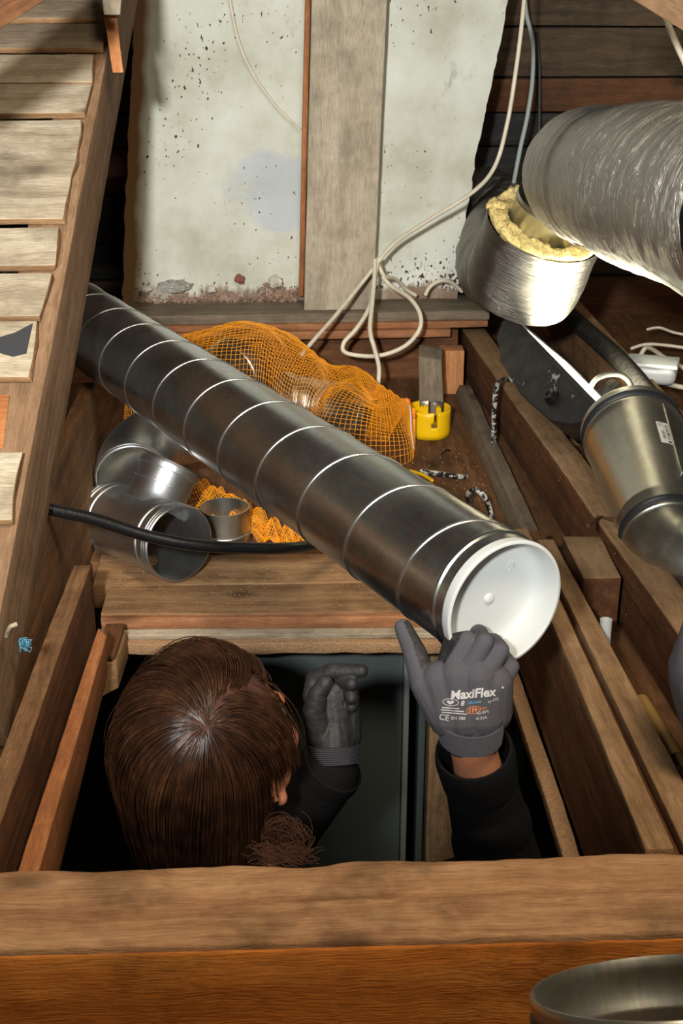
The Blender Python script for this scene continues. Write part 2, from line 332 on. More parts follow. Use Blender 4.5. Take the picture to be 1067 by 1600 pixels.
def abox(name, x0, x1, y0, y1, z0, z1, mat, axis='y', **k):
    if axis == 'y': c = [(x0, y0, z0), (x1, y0, z0), (x1, y0, z1), (x0, y0, z1), (x0, y1, z0), (x1, y1, z0), (x1, y1, z1), (x0, y1, z1)]
    elif axis == 'x': c = [(x0, y1, z0), (x0, y0, z0), (x0, y0, z1), (x0, y1, z1), (x1, y1, z0), (x1, y0, z0), (x1, y0, z1), (x1, y1, z1)]
    else: c = [(x0, y0, z0), (x0, y1, z0), (x1, y1, z0), (x1, y0, z0), (x0, y0, z1), (x0, y1, z1), (x1, y1, z1), (x1, y0, z1)]
    return timber(name, c, mat, **k)
def catmull(pts, n=8):
    pts = [V(p) for p in pts]; out = []
    for i in range(len(pts)-1):
        p0 = pts[max(i-1, 0)]; p1 = pts[i]; p2 = pts[i+1]; p3 = pts[min(i+2, len(pts)-1)]
        for k in range(n):
            t = k/n; out.append(.5*((2*p1)+(p2-p0)*t+(2*p0-5*p1+4*p2-p3)*t*t+(3*p1-p0-3*p2+p3)*t**3))
    out.append(pts[-1]); return out
def sweep(path, rad, seg=12, caps=True):
    """closed tube along a path: verts, faces; rad a number or f(t)"""
    verts = []; faces = []; nrm = None; n = len(path)
    for i, p in enumerate(path):
        t = (path[min(i+1, n-1)]-path[max(i-1, 0)]).normalized()
        if nrm is None: nrm = t.orthogonal().normalized()
        nrm = (nrm-t*nrm.dot(t)).normalized(); b = t.cross(nrm)
        r = rad(i/(n-1)) if callable(rad) else rad
        for k in range(seg):
            a = 2*math.pi*k/seg; verts.append(p+(nrm*math.cos(a)+b*math.sin(a))*r)
    for i in range(n-1):
        for k in range(seg):
            k2 = (k+1) % seg; faces.append((i*seg+k, i*seg+k2, (i+1)*seg+k2, (i+1)*seg+k))
    if caps: faces.append(tuple(range(seg-1, -1, -1))); faces.append(tuple((n-1)*seg+k for k in range(seg)))
    return verts, faces
def tube(name, pts, r, mat, parent=None, n=8, seg=10):
    v, f = sweep(catmull(pts, n) if n > 1 else [V(p) for p in pts], r, seg); return centre_mesh(name, v, f, mat, parent)
def axes(d, ref=ZZ):
    d = V(d).normalized(); u = d.cross(ref)
    if u.length < 1e-4: u = d.orthogonal()
    u.normalize(); v = u.cross(d); return d, u, v
def lathe(prof, seg=64, closed=False):
    """profile of (s along x, r); local x is the axis"""
    verts = []; faces = []; n = len(prof)
    for s, r in prof:
        for k in range(seg):
            a = 2*math.pi*k/seg; verts.append((s, r*math.cos(a), r*math.sin(a)))
    for i in range(n if closed else n-1):
        j = (i+1) % n
        for k in range(seg):
            k2 = (k+1) % seg; faces.append((i*seg+k, i*seg+k2, j*seg+k2, j*seg+k))
    return verts, faces
def lathed(name, prof, o, d, mat, parent=None, seg=64, closed=False, ref=ZZ, auto=True):
    v, f = lathe(prof, seg, closed); me = bpy.data.meshes.new(name); me.from_pydata(v, [], f); me.update()
    bm = bmesh.new(); bm.from_mesh(me); bmesh.ops.remove_doubles(bm, verts=bm.verts, dist=1e-6)
    if closed: bmesh.ops.recalc_face_normals(bm, faces=bm.faces)
    for e in bm.edges:
        if len(e.link_faces) == 2 and e.calc_face_angle(0) > .6: e.smooth = False
    bm.to_mesh(me); bm.free()
    return link(name, me, mat, parent, frame_of(o, d, ref))
def pipe_prof(L, r, t=.0012, ends=(0, 0), beads=(), bead=.003):
    """outer wall with rounded beads at given positions, then back along the inside (closed profile)"""
    out = []; s = 0
    pts = [(0, r)]
    for bs in sorted(beads):
        for q in (-1, -.7, -.35, 0, .35, .7, 1): pts.append((bs+q*bead*1.3, r+bead*max(0, 1-q*q)))
    pts.append((L, r)); inner = [(L, r-t), (0, r-t)]
    return pts+inner
def blob(caps, voxel=.003, smooth=2, ells=()):
    """union of tapered capsules / ellipsoids as one continuous surface -> mesh (world space)"""
    bm = bmesh.new()
    for p0, r0, p1, r1 in caps:
        p0, p1 = V(p0), V(p1); d, u, v = axes(p1-p0 if (p1-p0).length > 1e-6 else ZZ)
        rings = []; K = 14
        prof = [(-math.cos(a)*r0, math.sin(a)*r0, 0) for a in [math.pi/2*i/4 for i in range(1, 5)]] + [(math.sin(a)*r1, math.cos(a)*r1, 1) for a in [math.pi/2*i/4 for i in range(0, 4)]]
        a0 = bm.verts.new(p0-d*r0)
        for s, r, e in prof:
            base = p1 if e else p0
            rings.append([bm.verts.new(base+d*s+(u*math.cos(2*math.pi*k/K)+v*math.sin(2*math.pi*k/K))*r) for k in range(K)])
        a1 = bm.verts.new(p1+d*r1)
        for i in range(len(rings)-1):
            for k in range(K): bm.faces.new((rings[i][k], rings[i][(k+1) % K], rings[i+1][(k+1) % K], rings[i+1][k]))
        for k in range(K):
            bm.faces.new((a0, rings[0][(k+1) % K], rings[0][k])); bm.faces.new((a1, rings[-1][k], rings[-1][(k+1) % K]))
    for mtx in ells: bmesh.ops.create_icosphere(bm, subdivisions=4, radius=1, matrix=mtx)
    bmesh.ops.recalc_face_normals(bm, faces=bm.faces)
    me = bpy.data.meshes.new('t'); bm.to_mesh(me); bm.free()
    o = bpy.data.objects.new('t', me); COL.objects.link(o)
    md = o.modifiers.new('r', 'REMESH'); md.mode = 'VOXEL'; md.voxel_size = voxel; md.use_smooth_shade = True
    if smooth: sm = o.modifiers.new('s', 'SMOOTH'); sm.iterations = smooth; sm.factor = .5
    dg = bpy.context.evaluated_depsgraph_get(); dg.update()
    out = bpy.data.meshes.new_from_object(o.evaluated_get(dg)); bpy.data.objects.remove(o); bpy.data.meshes.remove(me)
    out.materials.clear(); return out
def ell(c, rx, ry, rz, fr):
    """ellipsoid matrix, radii along the frame's axes"""
    return Matrix.Translation(V(c)) @ fr.to_3x3().to_4x4() @ Matrix.Diagonal((rx, ry, rz, 1))
def curves(name, polys, r, mat, parent=None, radii=None):
    cu = bpy.data.curves.new(name, 'CURVE'); cu.dimensions = '3D'; cu.bevel_depth = r; cu.bevel_resolution = 0; cu.resolution_u = 1; cu.use_fill_caps = False
    o0 = V(polys[0][0])
    for pi, pl in enumerate(polys):
        sp = cu.splines.new('POLY'); sp.points.add(len(pl)-1)
        for i, p in enumerate(pl):
            q = V(p)-o0; sp.points[i].co = (q.x, q.y, q.z, 1)
            if radii: sp.points[i].radius = radii(i/(len(pl)-1))
    o = bpy.data.objects.new('t', cu); COL.objects.link(o); dg = bpy.context.evaluated_depsgraph_get(); dg.update()
    me = bpy.data.meshes.new_from_object(o.evaluated_get(dg)); bpy.data.objects.remove(o); bpy.data.curves.remove(cu); me.materials.clear()
    return link(name, me, mat, parent, Matrix.Translation(o0))
def to_mesh_obj(o, keep_name):
    return o
# ================================================================== STRUCTURE
Y0 = 3.45
def wall():
    lp = [(-.452, -.2), (-.452, .05), (-.432, .25), (-.405, .5), (-.365, .86), (-.36, 1.35)]
    rp = [(.60, 1.35), (.572, .86), (.548, .72), (.52, .55), (.50, .45), (.488, .34), (.474, .24), (.466, .13), (.47, .05), (.47, -.2)]
    def dens(p, amp):
        out = []
        for (a, b), (c, d) in zip(p[:-1], p[1:]):
            n = max(2, int(abs(d-b)/.012))
            for i in range(n):
                t = i/n; z = b+(d-b)*t; out.append((a+(c-a)*t+(noise.noise((z*30, 0, a*3))*.6+noise.noise((z*90, 4, 0))*.35)*amp, z))
        out.append(p[-1]); return out
    pts = dens(lp, .008)+dens(rp, .009); n = len(pts)
    v = [(x, Y0, z) for x, z in pts]+[(x*1.0, Y0+.13, z) for x, z in pts]
    f = [tuple(range(n-1, -1, -1)), tuple(range(n, 2*n))]+[(i, (i+1) % n, n+(i+1) % n, n+i) for i in range(n)]
    fr = Matrix.Translation((0, Y0, .08)); me = mesh_from(v, f, fr)
    bm = bmesh.new(); bm.from_mesh(me); bmesh.ops.recalc_face_normals(bm, faces=bm.faces); bmesh.ops.triangulate(bm, faces=[x for x in bm.faces if len(x.verts) > 4]); bm.to_mesh(me); bm.free()
    return tag(link('wall_back', me, M['plaster'], None, fr, smooth=False), kind='structure')
wall()
# roof slope behind: backing and its planks, leaning towards the room as it rises
RY0, RZ0, RS = 4.05, -.14, -.16            # foot of the slope, run per metre of rise
ceil = tag(centre_mesh('ceiling', [(-2.2, RY0+.09, RZ0-.3), (2.6, RY0+.09, RZ0-.3), (2.6, RY0+.09+RS*1.9, 1.7), (-2.2, RY0+.09+RS*1.9, 1.7),
      (-2.2, RY0+.13, RZ0-.3), (2.6, RY0+.13, RZ0-.3), (2.6, RY0+.13+RS*1.9, 1.7), (-2.2, RY0+.13+RS*1.9, 1.7)],
      [(3, 2, 1, 0), (4, 5, 6, 7), (0, 1, 5, 4), (1, 2, 6, 5), (2, 3, 7, 6), (3, 0, 4, 7)], M['soot'], smooth=False), kind='structure')
z = RZ0; i = 0; rs = random.Random(5)
while z < 1.45:
    h = rs.choice((.075, .1, .12, .14, .15)); e = rs.uniform(-.006, .01)
    q = lambda zz, t: (RY0+RS*(zz-RZ0)+t+e, zz)
    (ya, za), (yb, zb) = q(z+.003, 0), q(z+h-.003, 0)
    for xa, xb in ((-1.9, -.2), (-.19, 2.2)):
        timber('plank', [(xa, ya+.025, za), (xa, ya, za), (xa, yb, zb), (xa, yb+.025, zb), (xb, ya+.025, za), (xb, ya, za), (xb, yb, zb), (xb, yb+.025, zb)],
               M[('roof', 'roofred', 'roofgrey', 'roof', 'roofgrey')[i % 5]], ceil, seed=i, step=.12, amp=.002)
        i += 1
    z += h
# attic floors between the joists (they are the ceiling of the room below)
def floor(name, x0, x1, y0, y1, z0=-.16, z1=-.12, m='floor', **k): return tag(abox(name, x0, x1, y0, y1, z0, z1, M[m], step=.2, **k), kind='structure')
floor('floor', -1.3, 1.9, 2.2, 4.3)
floor('floor_right', .475, 1.9, .2, 2.199)
floor('floor_left', -1.3, -.375, .2, 2.199)
floor('floor_front', -.374, .474, .2, 1.03, -.20, -.16)
# room below
LZ = -1.72
tag(abox('floor_below', -1.6, 1.9, -.6, 3.2, LZ-.05, LZ, M['lowroom'], step=.5), kind='structure')
tag(abox('wall_below', -1.6, 1.9, 3.1, 3.2, LZ, -.2, M['lowroom'], axis='x', step=.5), kind='structure')
tag(abox('wall_below_left', -1.6, -1.5, -.6, 3.1, LZ, -.2, M['lowroom'], step=.5), kind='structure')
tag(abox('wall_below_right', .62, .7, -.6, 3.1, LZ, -.21, M['lowroom'], step=.5), kind='structure')
dy = 2.1
door = tag(abox('door_1', -.235, .206, dy, dy+.04, LZ, -.235, M['door'], axis='z', step=.3, amp=.0003), kind='structure')
tag(abox('trim_1', .207, .218, dy-.012, dy+.04, LZ, -.222, M['alu'], axis='z', step=.3, amp=0), kind='structure')
tag(abox('trim_2', .238, .252, dy-.0, dy+.05, LZ, -.20, M['door'], axis='z', step=.3, amp=0), kind='structure')
tag(abox('trim_3', .254, .318, dy-.03, dy+.05, LZ, -.20, M['plasterpost'], axis='z', step=.05, amp=.003), kind='structure')
tag(abox('trim_4', .355, .366, dy+.02, dy+.05, LZ, -.20, M['alu'], axis='z', step=.3, amp=0), kind='structure')
# ================================================================== TIMBERS
T = lambda o, label, cat, group=None: tag(o, label, cat, group)
# post in front of the whitewashed wall
T(timber('timber_post', [(.044, 3.335, .078), (.044, 3.44, .078), (.226, 3.44, .078), (.226, 3.335, .078), (.087, 3.335, 1.3), (.087, 3.44, 1.3), (.269, 3.44, 1.3), (.269, 3.335, 1.3)], M['grey'], seed=3, amp=.0016),
  'wide grey timber post standing on the sill before the whitewashed wall', 'post')
T(timber('edge_batten', [(.030, 3.40, .10), (.030, 3.445, .10), (.043, 3.445, .10), (.043, 3.40, .10), (.072, 3.40, 1.3), (.072, 3.445, 1.3), (.086, 3.445, 1.3), (.086, 3.40, 1.3)], M['orange'], seed=4),
  'thin orange batten along the left edge of the wide post', 'batten')
# sill in three layers
sill = empty('sill_beam', (.0, 3.4, .02), 'long layered sill beam under the whitewashed wall and post', 'beam')
timber('top_board', [(-.62, 3.47, .052), (-.62, 3.29, .052), (-.62, 3.285, .078), (-.62, 3.47, .078), (.535, 3.5, .052), (.535, 3.315, .052), (.535, 3.31, .078), (.535, 3.5, .078)], M['dust'], sill, seed=8, amp=.002)
timber('middle_board', [(-.62, 3.40, .035), (-.62, 3.281, .035), (-.62, 3.278, .0525), (-.62, 3.40, .0525), (.53, 3.42, .035), (.53, 3.305, .035), (.53, 3.303, .0525), (.53, 3.42, .0525)], M['sill'], sill, seed=9, amp=.0015)
timber('bottom_board', [(-.62, 3.40, .012), (-.62, 3.272, .012), (-.62, 3.268, .034), (-.62, 3.40, .034), (.43, 3.42, .012), (.43, 3.295, .012), (.43, 3.292, .034), (.43, 3.42, .034)], M['sill'], sill, seed=10, amp=.0015)
T(abox('back_board', -.62, .46, 3.36, 3.39, -.125, .014, M['dark'], axis='x', seed=11), 'dark board closing the bay below the sill, behind the net bag', 'board')
# front beam
fb = empty('front_beam', (.05, 1.09, -.2), 'thick orange-brown beam along the near side of the hatch', 'beam')
def wavy_beam():
    # top plank with a waney back edge
    v = []; f = []; nx = 130; ny = 10
    for i in range(nx+1):
        x = -.75+1.5*i/nx
        yb = 1.152+.007*noise.noise((x*7, 1, 0))+.003*noise.noise((x*26, 2, 0)) - .006*max(0, 1-abs(x-.02)/.07) 
        sec = [(yb-.004, -.055), (yb-.001, -.02), (yb-.002, -.004), (yb-.008, .0005), (1.135, .002), (1.112, .001), (1.100, -.001), (1.0955, -.004), (1.095, -.03), (1.095, -.055)]
        for y, zz in sec:
            p = V((x, y, zz)); v.append(p+noise.noise_vector(p*14)*.0024+noise.noise_vector(p*60)*.0008)
    m = 10
    for i in range(nx):
        for j in range(m): f.append((i*m+j, i*m+(j+1) % m, (i+1)*m+(j+1) % m, (i+1)*m+j))
    f.append(tuple(range(m))); f.append(tuple(nx*m+k for k in range(m-1, -1, -1)))
    fr = frame_of((0, 1.12, -.03), (1, 0, 0)); me = mesh_from(v, f, fr)
    bm = bmesh.new(); bm.from_mesh(me); bmesh.ops.recalc_face_normals(bm, faces=bm.faces); bm.to_mesh(me); bm.free()
    link('waney_top_plank', me, M['fronttop'], fb, fr)
wavy_beam()
timber('middle_plank', [(-.75, 1.094, -.055), (-.75, 1.036, -.055), (-.75, 1.032, -.003), (-.75, 1.094, -.0045), (.75, 1.094, -.055), (.75, 1.026, -.055), (.75, 1.024, -.003), (.75, 1.094, -.0045)], M['fronttop'], fb, r=.006, seed=21, amp=.002)
timber('face_plank', [(-.75, 1.15, -.26), (-.75, 1.028, -.26), (-.75, 1.030, -.012), (-.75, 1.15, -.0555), (.75, 1.15, -.26), (.75, 1.018, -.26), (.75, 1.021, -.012), (.75, 1.15, -.0555)], M['front'], fb, r=.004, seed=22, amp=.002)
# hatch sides
T(timber('left_trimmer', [(-.372, 1.15, -.17), (-.341, 1.15, -.17), (-.340, 1.15, 0), (-.372, 1.15, 0), (-.363, 1.935, -.17), (-.334, 1.935, -.17), (-.332, 1.935, 0), (-.361, 1.935, 0)], M['dark'], seed=30, amp=.002, top=(M['joist'], (0, 0, 1), .6)),
  'grey-brown board on edge forming the left side of the hatch', 'beam')
T(timber('hatch_batten', [(-.328, 1.152, -.155), (-.304, 1.152, -.165), (-.300, 1.152, -.06), (-.324, 1.152, -.055), (-.317, 1.81, -.13), (-.298, 1.80, -.135), (-.293, 1.795, -.06), (-.309, 1.815, -.055)], M['orange'], seed=31),
  'orange squared batten running inside the left side of the hatch', 'batten')
T(abox('long_side_board', -.402, -.378, 1.52, 2.42, -.118, .165, M['joist'], seed=32, amp=.002), 'tall brown board on edge between rafter foot and T fitting', 'board')
rj = empty('right_trimmer', (.41, 1.6, -.17), 'grooved double joist forming the right side of the hatch', 'beam')
timber('joist_web', [(.375, 1.155, -.165), (.455, 1.155, -.165), (.462, 1.155, -.0165), (.389, 1.155, -.0165), (.375, 2.08, -.165), (.445, 2.08, -.165), (.45, 2.08, -.0165), (.392, 2.08, -.0165)], M['dark'], rj, seed=33, amp=.0015)
timber('top_strip', [(.389, 1.155, -.016), (.421, 1.155, -.016), (.421, 1.155, 0), (.389, 1.155, 0), (.392, 2.05, -.016), (.416, 2.05, -.016), (.416, 2.05, 0), (.392, 2.05, 0)], M['jtop'], rj, seed=34, amp=.0015)
timber('top_strip', [(.433, 1.155, -.016), (.472, 1.155, -.016), (.472, 1.155, .001), (.433, 1.155, .001), (.425, 2.0, -.016), (.452, 2.0, -.016), (.452, 2.0, .001), (.425, 2.0, .001)], M['jtop'], rj, seed=35, amp=.0015)
T(abox('ceiling_edge_strip', .350, .3735, 1.155, 1.99, -.19, -.171, M['fibre'], seed=36, amp=.003), 'ragged tan fibreboard edge below the grooved right joist', 'board')
# big joist on the right, and the next one
T(timber('wide_joist', [(.618, .6, -.118), (.68, .6, -.118), (.68, .6, 0), (.623, .6, 0), (.477, 3.43, -.118), (.543, 3.43, -.118), (.543, 3.43, 0), (.477, 3.43, 0)], M['dark'], seed=37, amp=.0025, r=.006, top=(M['jtop'], (0, 0, 1), .6)),
  'wide dark joist running back from beside the white cap to the sill', 'beam')
T(timber('far_joist', [(.815, 1.0, -.118), (.89, 1.0, -.118), (.89, 1.0, 0), (.815, 1.0, 0), (.80, 3.75, -.118), (.87, 3.75, -.118), (.87, 3.75, 0), (.80, 3.75, 0)], M['plank'], seed=38, amp=.002, top=(M['jtop'], (0, 0, 1), .6)),
  'pale brown joist under the black pole, beyond the grey duct reducer', 'beam')
T(timber('ledger', [(.432, 2.1, -.119), (.475, 2.1, -.119), (.475, 2.1, -.085), (.445, 2.1, -.085), (.435, 3.2, -.119), (.474, 3.2, -.119), (.474, 3.2, -.09), (.445, 3.2, -.09)], M['dust'], seed=39, amp=.003),
  'dusty ledger strip fixed low along the wide dark joist', 'batten')
# header across the far side of the hatch
hd = empty('hatch_header', (-.08, 2.05, -.17), 'stacked planks crossing the far side of the hatch under the T fitting', 'beam')
timber('plank', [(-.36, 2.225, -.165), (-.36, 2.10, -.165), (-.36, 2.10, -.119), (-.36, 2.225, -.116), (.43, 2.20, -.165), (.43, 2.09, -.165), (.43, 2.09, -.119), (.43, 2.20, -.116)], M['plank'], hd, seed=40, amp=.002)
timber('plank', [(-.332, 2.096, -.165), (-.332, 1.992, -.165), (-.332, 1.992, -.121), (-.332, 2.096, -.119), (.40, 2.085, -.165), (.40, 1.972, -.165), (.40, 1.972, -.121), (.40, 2.085, -.119)], M['plank'], hd, seed=41, amp=.002)
timber('red_board', [(-.332, 2.06, -.149), (-.332, 1.984, -.149), (-.332, 1.982, -.126), (-.332, 2.06, -.126), (.385, 2.06, -.149), (.385, 1.962, -.149), (.385, 1.960, -.126), (.385, 2.06, -.126)], M['sill'], hd, seed=42)
timber('pale_board', [(-.298, 2.06, -.161), (-.298, 1.968, -.161), (-.298, 1.965, -.149), (-.298, 2.06, -.149), (.372, 2.06, -.161), (.372, 1.944, -.161), (.372, 1.941, -.149), (.372, 2.06, -.149)], M['white'], hd, seed=43, amp=.004)
timber('fibre_edge', [(-.298, 2.08, -.186), (-.298, 1.957, -.186), (-.298, 1.953, -.163), (-.298, 2.08, -.163), (.372, 2.08, -.186), (.372, 1.936, -.186), (.372, 1.932, -.163), (.372, 2.08, -.163)], M['fibre'], hd, seed=44, amp=.006)
T(timber('corner_block', [(-.329, 1.80, -.185), (-.288, 1.845, -.185), (-.288, 1.845, -.135), (-.329, 1.81, -.13), (-.329, 1.955, -.185), (-.284, 1.95, -.185), (-.284, 1.95, -.135), (-.329, 1.955, -.13)], M['plank'], seed=45, ragged=.004),
  'small rough block in the far left corner of the hatch', 'block')
T(timber('corner_lath', [(-.318, 1.835, -.128), (-.29, 1.84, -.128), (-.29, 1.84, -.118), (-.318, 1.835, -.118), (-.318, 1.95, -.128), (-.286, 1.95, -.128), (-.286, 1.95, -.118), (-.318, 1.95, -.118)], M['dark'], seed=46),
  'short dark lath lying on the corner block of the hatch', 'board')
# loose blocks
T(abox('cut_block', .396, .457, 3.205, 3.262, -.118, -.0, M['end'], axis='z', seed=50), 'orange cut block standing upright before the sill end', 'block')
T(timber('leaning_block', [(.325, 3.03, -.117), (.385, 3.02, -.117), (.392, 3.09, -.117), (.33, 3.10, -.117), (.322, 3.05, .03), (.378, 3.04, .02), (.388, 3.11, .035), (.33, 3.12, .04)], M['dust'], seed=51, amp=.003),
  'grey dusty block behind the yellow hole saw', 'block')
T(slab('notched_block', [(912, 903), (971, 902), (938, 838), (879, 838)], -.004, -.1, M['dark'], seed=52, amp=.002, top=(M['jtop'], (0, 0, 1), .6)), 'squared brown block fixed to the wide joist right of the white cap', 'block')
T(timber('pale_block', [(.634, 1.72, -.1), (.71, 1.72, -.1), (.71, 1.72, .012), (.634, 1.72, .012), (.63, 1.84, -.1), (.71, 1.84, -.1), (.71, 1.84, .018), (.63, 1.84, .018)], M['plank'], seed=53), 'pale wood block beside the wide joist under the pressed bend', 'block')
T(timber('tan_scrap', [(.655, 2.80, -.119), (.73, 2.78, -.119), (.73, 2.78, -.035), (.655, 2.80, -.04), (.67, 2.98, -.119), (.75, 2.97, -.119), (.75, 2.97, -.035), (.67, 2.98, -.04)], M['plank'], seed=54), 'tan wood offcut between work lamp and black pole', 'block')
# ------------------------------------------------------------------ old roof slope on the left: rafter and boards
B0 = atd(32, 1062, 1.75); B1 = atd(228, -70, 2.85); rd = (B1-B0).normalized(); rn = V((1, 0, 0)).cross(rd).normalized()
if rn.z < 0: rn = -rn
HW = .152; WX = V((-.075, 0, 0)); ra = B0-rd*.10; rb = B1+rd*.12
T(timber('slanting_rafter', [ra, ra+WX, ra+WX+rn*HW, ra+rn*HW, rb, rb+WX, rb+WX+rn*HW, rb+rn*HW], M['rafter'], seed=60, amp=.0025), 'brown rafter slanting up beside the pale boards, nearest the spiral duct', 'rafter')
pp = B0+rn*(HW+.002)            # underside of the boards
TH = .013; M['edge'] = wood('split_board_edge', srgb(118, 88, 60), srgb(156, 122, 88), srgb(182, 148, 112), grime_amt=.25, knots=False)
def board(ytop, ybot, xr_top, xr_bot, mat, label, th=TH, left=-.95, lift=0, **k):
    pl = pp+rn*(th+lift)
    tr = onpl(xr_top, ytop, pl, rn); br = onpl(xr_bot, ybot, pl, rn)
    tl = V((left, 0, 0)); tl = V((left, tr.y, tr.z)); bl = V((left, br.y, br.z)); d = -rn*th
    return T(timber('roof_board', [bl+d, tl+d, tl, bl, br+d, tr+d, tr, br], mat, amp=.0014, ragged=.006, top=(M['edge'], rn, -.55), **k), label, 'board')
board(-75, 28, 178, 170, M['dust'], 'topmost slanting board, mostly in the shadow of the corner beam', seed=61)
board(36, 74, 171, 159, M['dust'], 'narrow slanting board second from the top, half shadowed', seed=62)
board(84, 128, 150, 144, M['white'], 'bright whitewashed slanting board below the shadowed ones', seed=63)
board(130, 176, 143, 133, M['white'], 'grey-white slanting board above an orange joint', seed=64)
board(187, 342, 131, 99, M['white'], 'widest slanting board with a dark stain across its lower part', seed=65)
board(354, 414, 96, 84, M['white'], 'narrow plain slanting board below the widest one', seed=66)
board(427, 494, 82, 62, M['white'], 'slanting board directly above the one with the black patch', seed=67)
blk = board(501, 588, 62, 48, M['white'], 'slanting board with a black tar patch', seed=68)
a_, b_, c_, d_, e_ = (onpl(x, y, pp+rn*(TH+.0022), rn) for x, y in ((51, 505), (41, 551), (20, 556), (-20, 545), (-20, 532)))
f_ = onpl(22, 520, pp+rn*(TH+.0022), rn)
pv = [a_, b_, c_, d_, e_, f_]; centre_mesh('tar_patch', pv+[p-rn*.003 for p in pv], [(5, 4, 3, 2, 1, 0), (6, 7, 8, 9, 10, 11)]+[(i, (i+1) % 6, 6+(i+1) % 6, 6+i) for i in range(6)], plain('black_tar_felt', srgb(52, 54, 58), .9, bump=.4), blk, smooth=False)
board(615, 700, 14, 5, M['orange'], 'short broken board stub above the lowest pale stub', seed=69, lift=-.012)
board(705, 812, 33, 17, M['white'], 'lowest pale board stub on the rafter', seed=70, lift=.004)
u0 = onpl(-6, 1180, B0+rn*.1, rn); 
T(timber('rafter_packer', [B0+V((-.078, 0, 0))+rn*.02, B0+V((-.2, 0, 0))+rn*.02, B0+V((-.2, 0, 0))+rn*.155, B0+V((-.078, 0, 0))+rn*.155, B0+rd*.62+V((-.078, 0, 0))+rn*.02, B0+rd*.62+V((-.2, 0, 0))+rn*.02, B0+rd*.62+V((-.2, 0, 0))+rn*.150, B0+rd*.62+V((-.078, 0, 0))+rn*.150], M['joist'], seed=71, amp=.003),
  'weathered packing timber along the left of the slanting rafter', 'rafter')
# cleats on the rafter near the top
cl = atd(178, 70, 2.36)
T(timber('cleat', [atd(176, 114, 2.30), atd(193, 114, 2.30), atd(193, 114, 2.37), atd(176, 114, 2.37), atd(163, 27, 2.33), atd(182, 25, 2.33), atd(182, 25, 2.40), atd(163, 27, 2.40)], M['end'], seed=72), 'reddish cut cleat hanging from the rafter near the top', 'block')
T(timber('cleat', [atd(162, 23, 2.27), atd(188, 23, 2.27), atd(188, 20, 2.36), atd(162, 20, 2.36), atd(156, -60, 2.33), atd(194, -60, 2.33), atd(194, -60, 2.42), atd(156, -60, 2.42)], M['grey'], seed=73), 'pale weathered cleat above the reddish one on the rafter', 'block')
# beams crossing the upper corners
T(timber('corner_beam', [atd(-170, 70, 1.50), atd(-120, 122, 1.50), atd(-120, 122, 1.58), atd(-170, 70, 1.58), atd(60, -90, 1.66), atd(110, -25, 1.66), atd(110, -25, 1.74), atd(60, -90, 1.74)], M['dark'], seed=74), 'dark beam crossing the upper left corner above the boards', 'beam')
T(timber('corner_brace', [atd(960, -18, 1.95), atd(1010, -70, 1.95), atd(1010, -70, 2.05), atd(960, -18, 2.05), atd(1120, 80, 1.8), atd(1150, 0, 1.8), atd(1150, 0, 1.9), atd(1120, 80, 1.9)], M['rafter'], seed=75), 'rough-edged brace crossing the upper right corner', 'beam')
# ================================================================== SPIRAL DUCT
DC = atd(788, 945, 1.5); DY, DE = math.radians(27.8), math.radians(.7)
DD = V((-math.sin(DY)*math.cos(DE), math.cos(DY)*math.cos(DE), math.sin(DE)))
DL = 2.02
duct = empty('spiral_duct', DC+DD*1.0-ZZ*.08, 'long galvanised spiral duct lying across the hatch, held at its capped end', 'duct')
R0 = .0795
lathed('pipe_shell', [(.004, R0-.0015), (.004, R0), (.028, R0), (.030, R0+.0022), (.033, R0+.0026), (.036, R0+.0022), (.038, R0), (.4, R0), (.8, R0), (1.2, R0), (1.6, R0), (DL, R0), (DL, R0-.0015), (.5, R0-.0015)], DC, DD, M['galv'], duct, 128, True)
def helix():
    v = []; f = []; pitch = .128; s0 = .128*.02; prof = [(-.0028, -.0004), (-.002, .0012), (-.0006, .0017), (.0008, .0017), (.002, .0012), (.0028, -.0004)]; m = len(prof); n = int((DL-.05-s0)/pitch*72)
    cnt = 0
    for i in range(n):
        a = -2*math.pi*i/72+2.6; s = .05+s0+pitch*i/72
        for ds, dr in prof: v.append((s+ds, (R0+dr)*math.cos(a), (R0+dr)*math.sin(a)))
        if i:
            for j in range(m-1): f.append(((i-1)*m+j, i*m+j, i*m+j+1, (i-1)*m+j+1))
    me = bpy.data.meshes.new('seam'); me.from_pydata(v, [], f); me.update()
    bm = bmesh.new(); bm.from_mesh(me); bmesh.ops.recalc_face_normals(bm, faces=bm.faces)
    bm.to_mesh(me); bm.free(); link('spiral_seam', me, M['seam'], duct, frame_of(DC, DD))
helix()
cap = lathed('end_cap', [(.012, R0+.0006), (.001, R0+.0026), (-.0022, R0+.0024), (-.003, R0+.001), (-.003, R0-.0015), (-.001, R0-.003), (.016, .0742), (.026, .0722), (.033, .067), (.036, .060), (.0368, .045), (.037, .02), (.037, .0001), (.041, .0001), (.041, .05), (.040, .066), (.034, .0745), (.012, .0772)], DC, DD, M['cap'], duct, 96, True)
cap['label'] = 'white plastic end cap'
cn = atd(765, 935, 1.54)
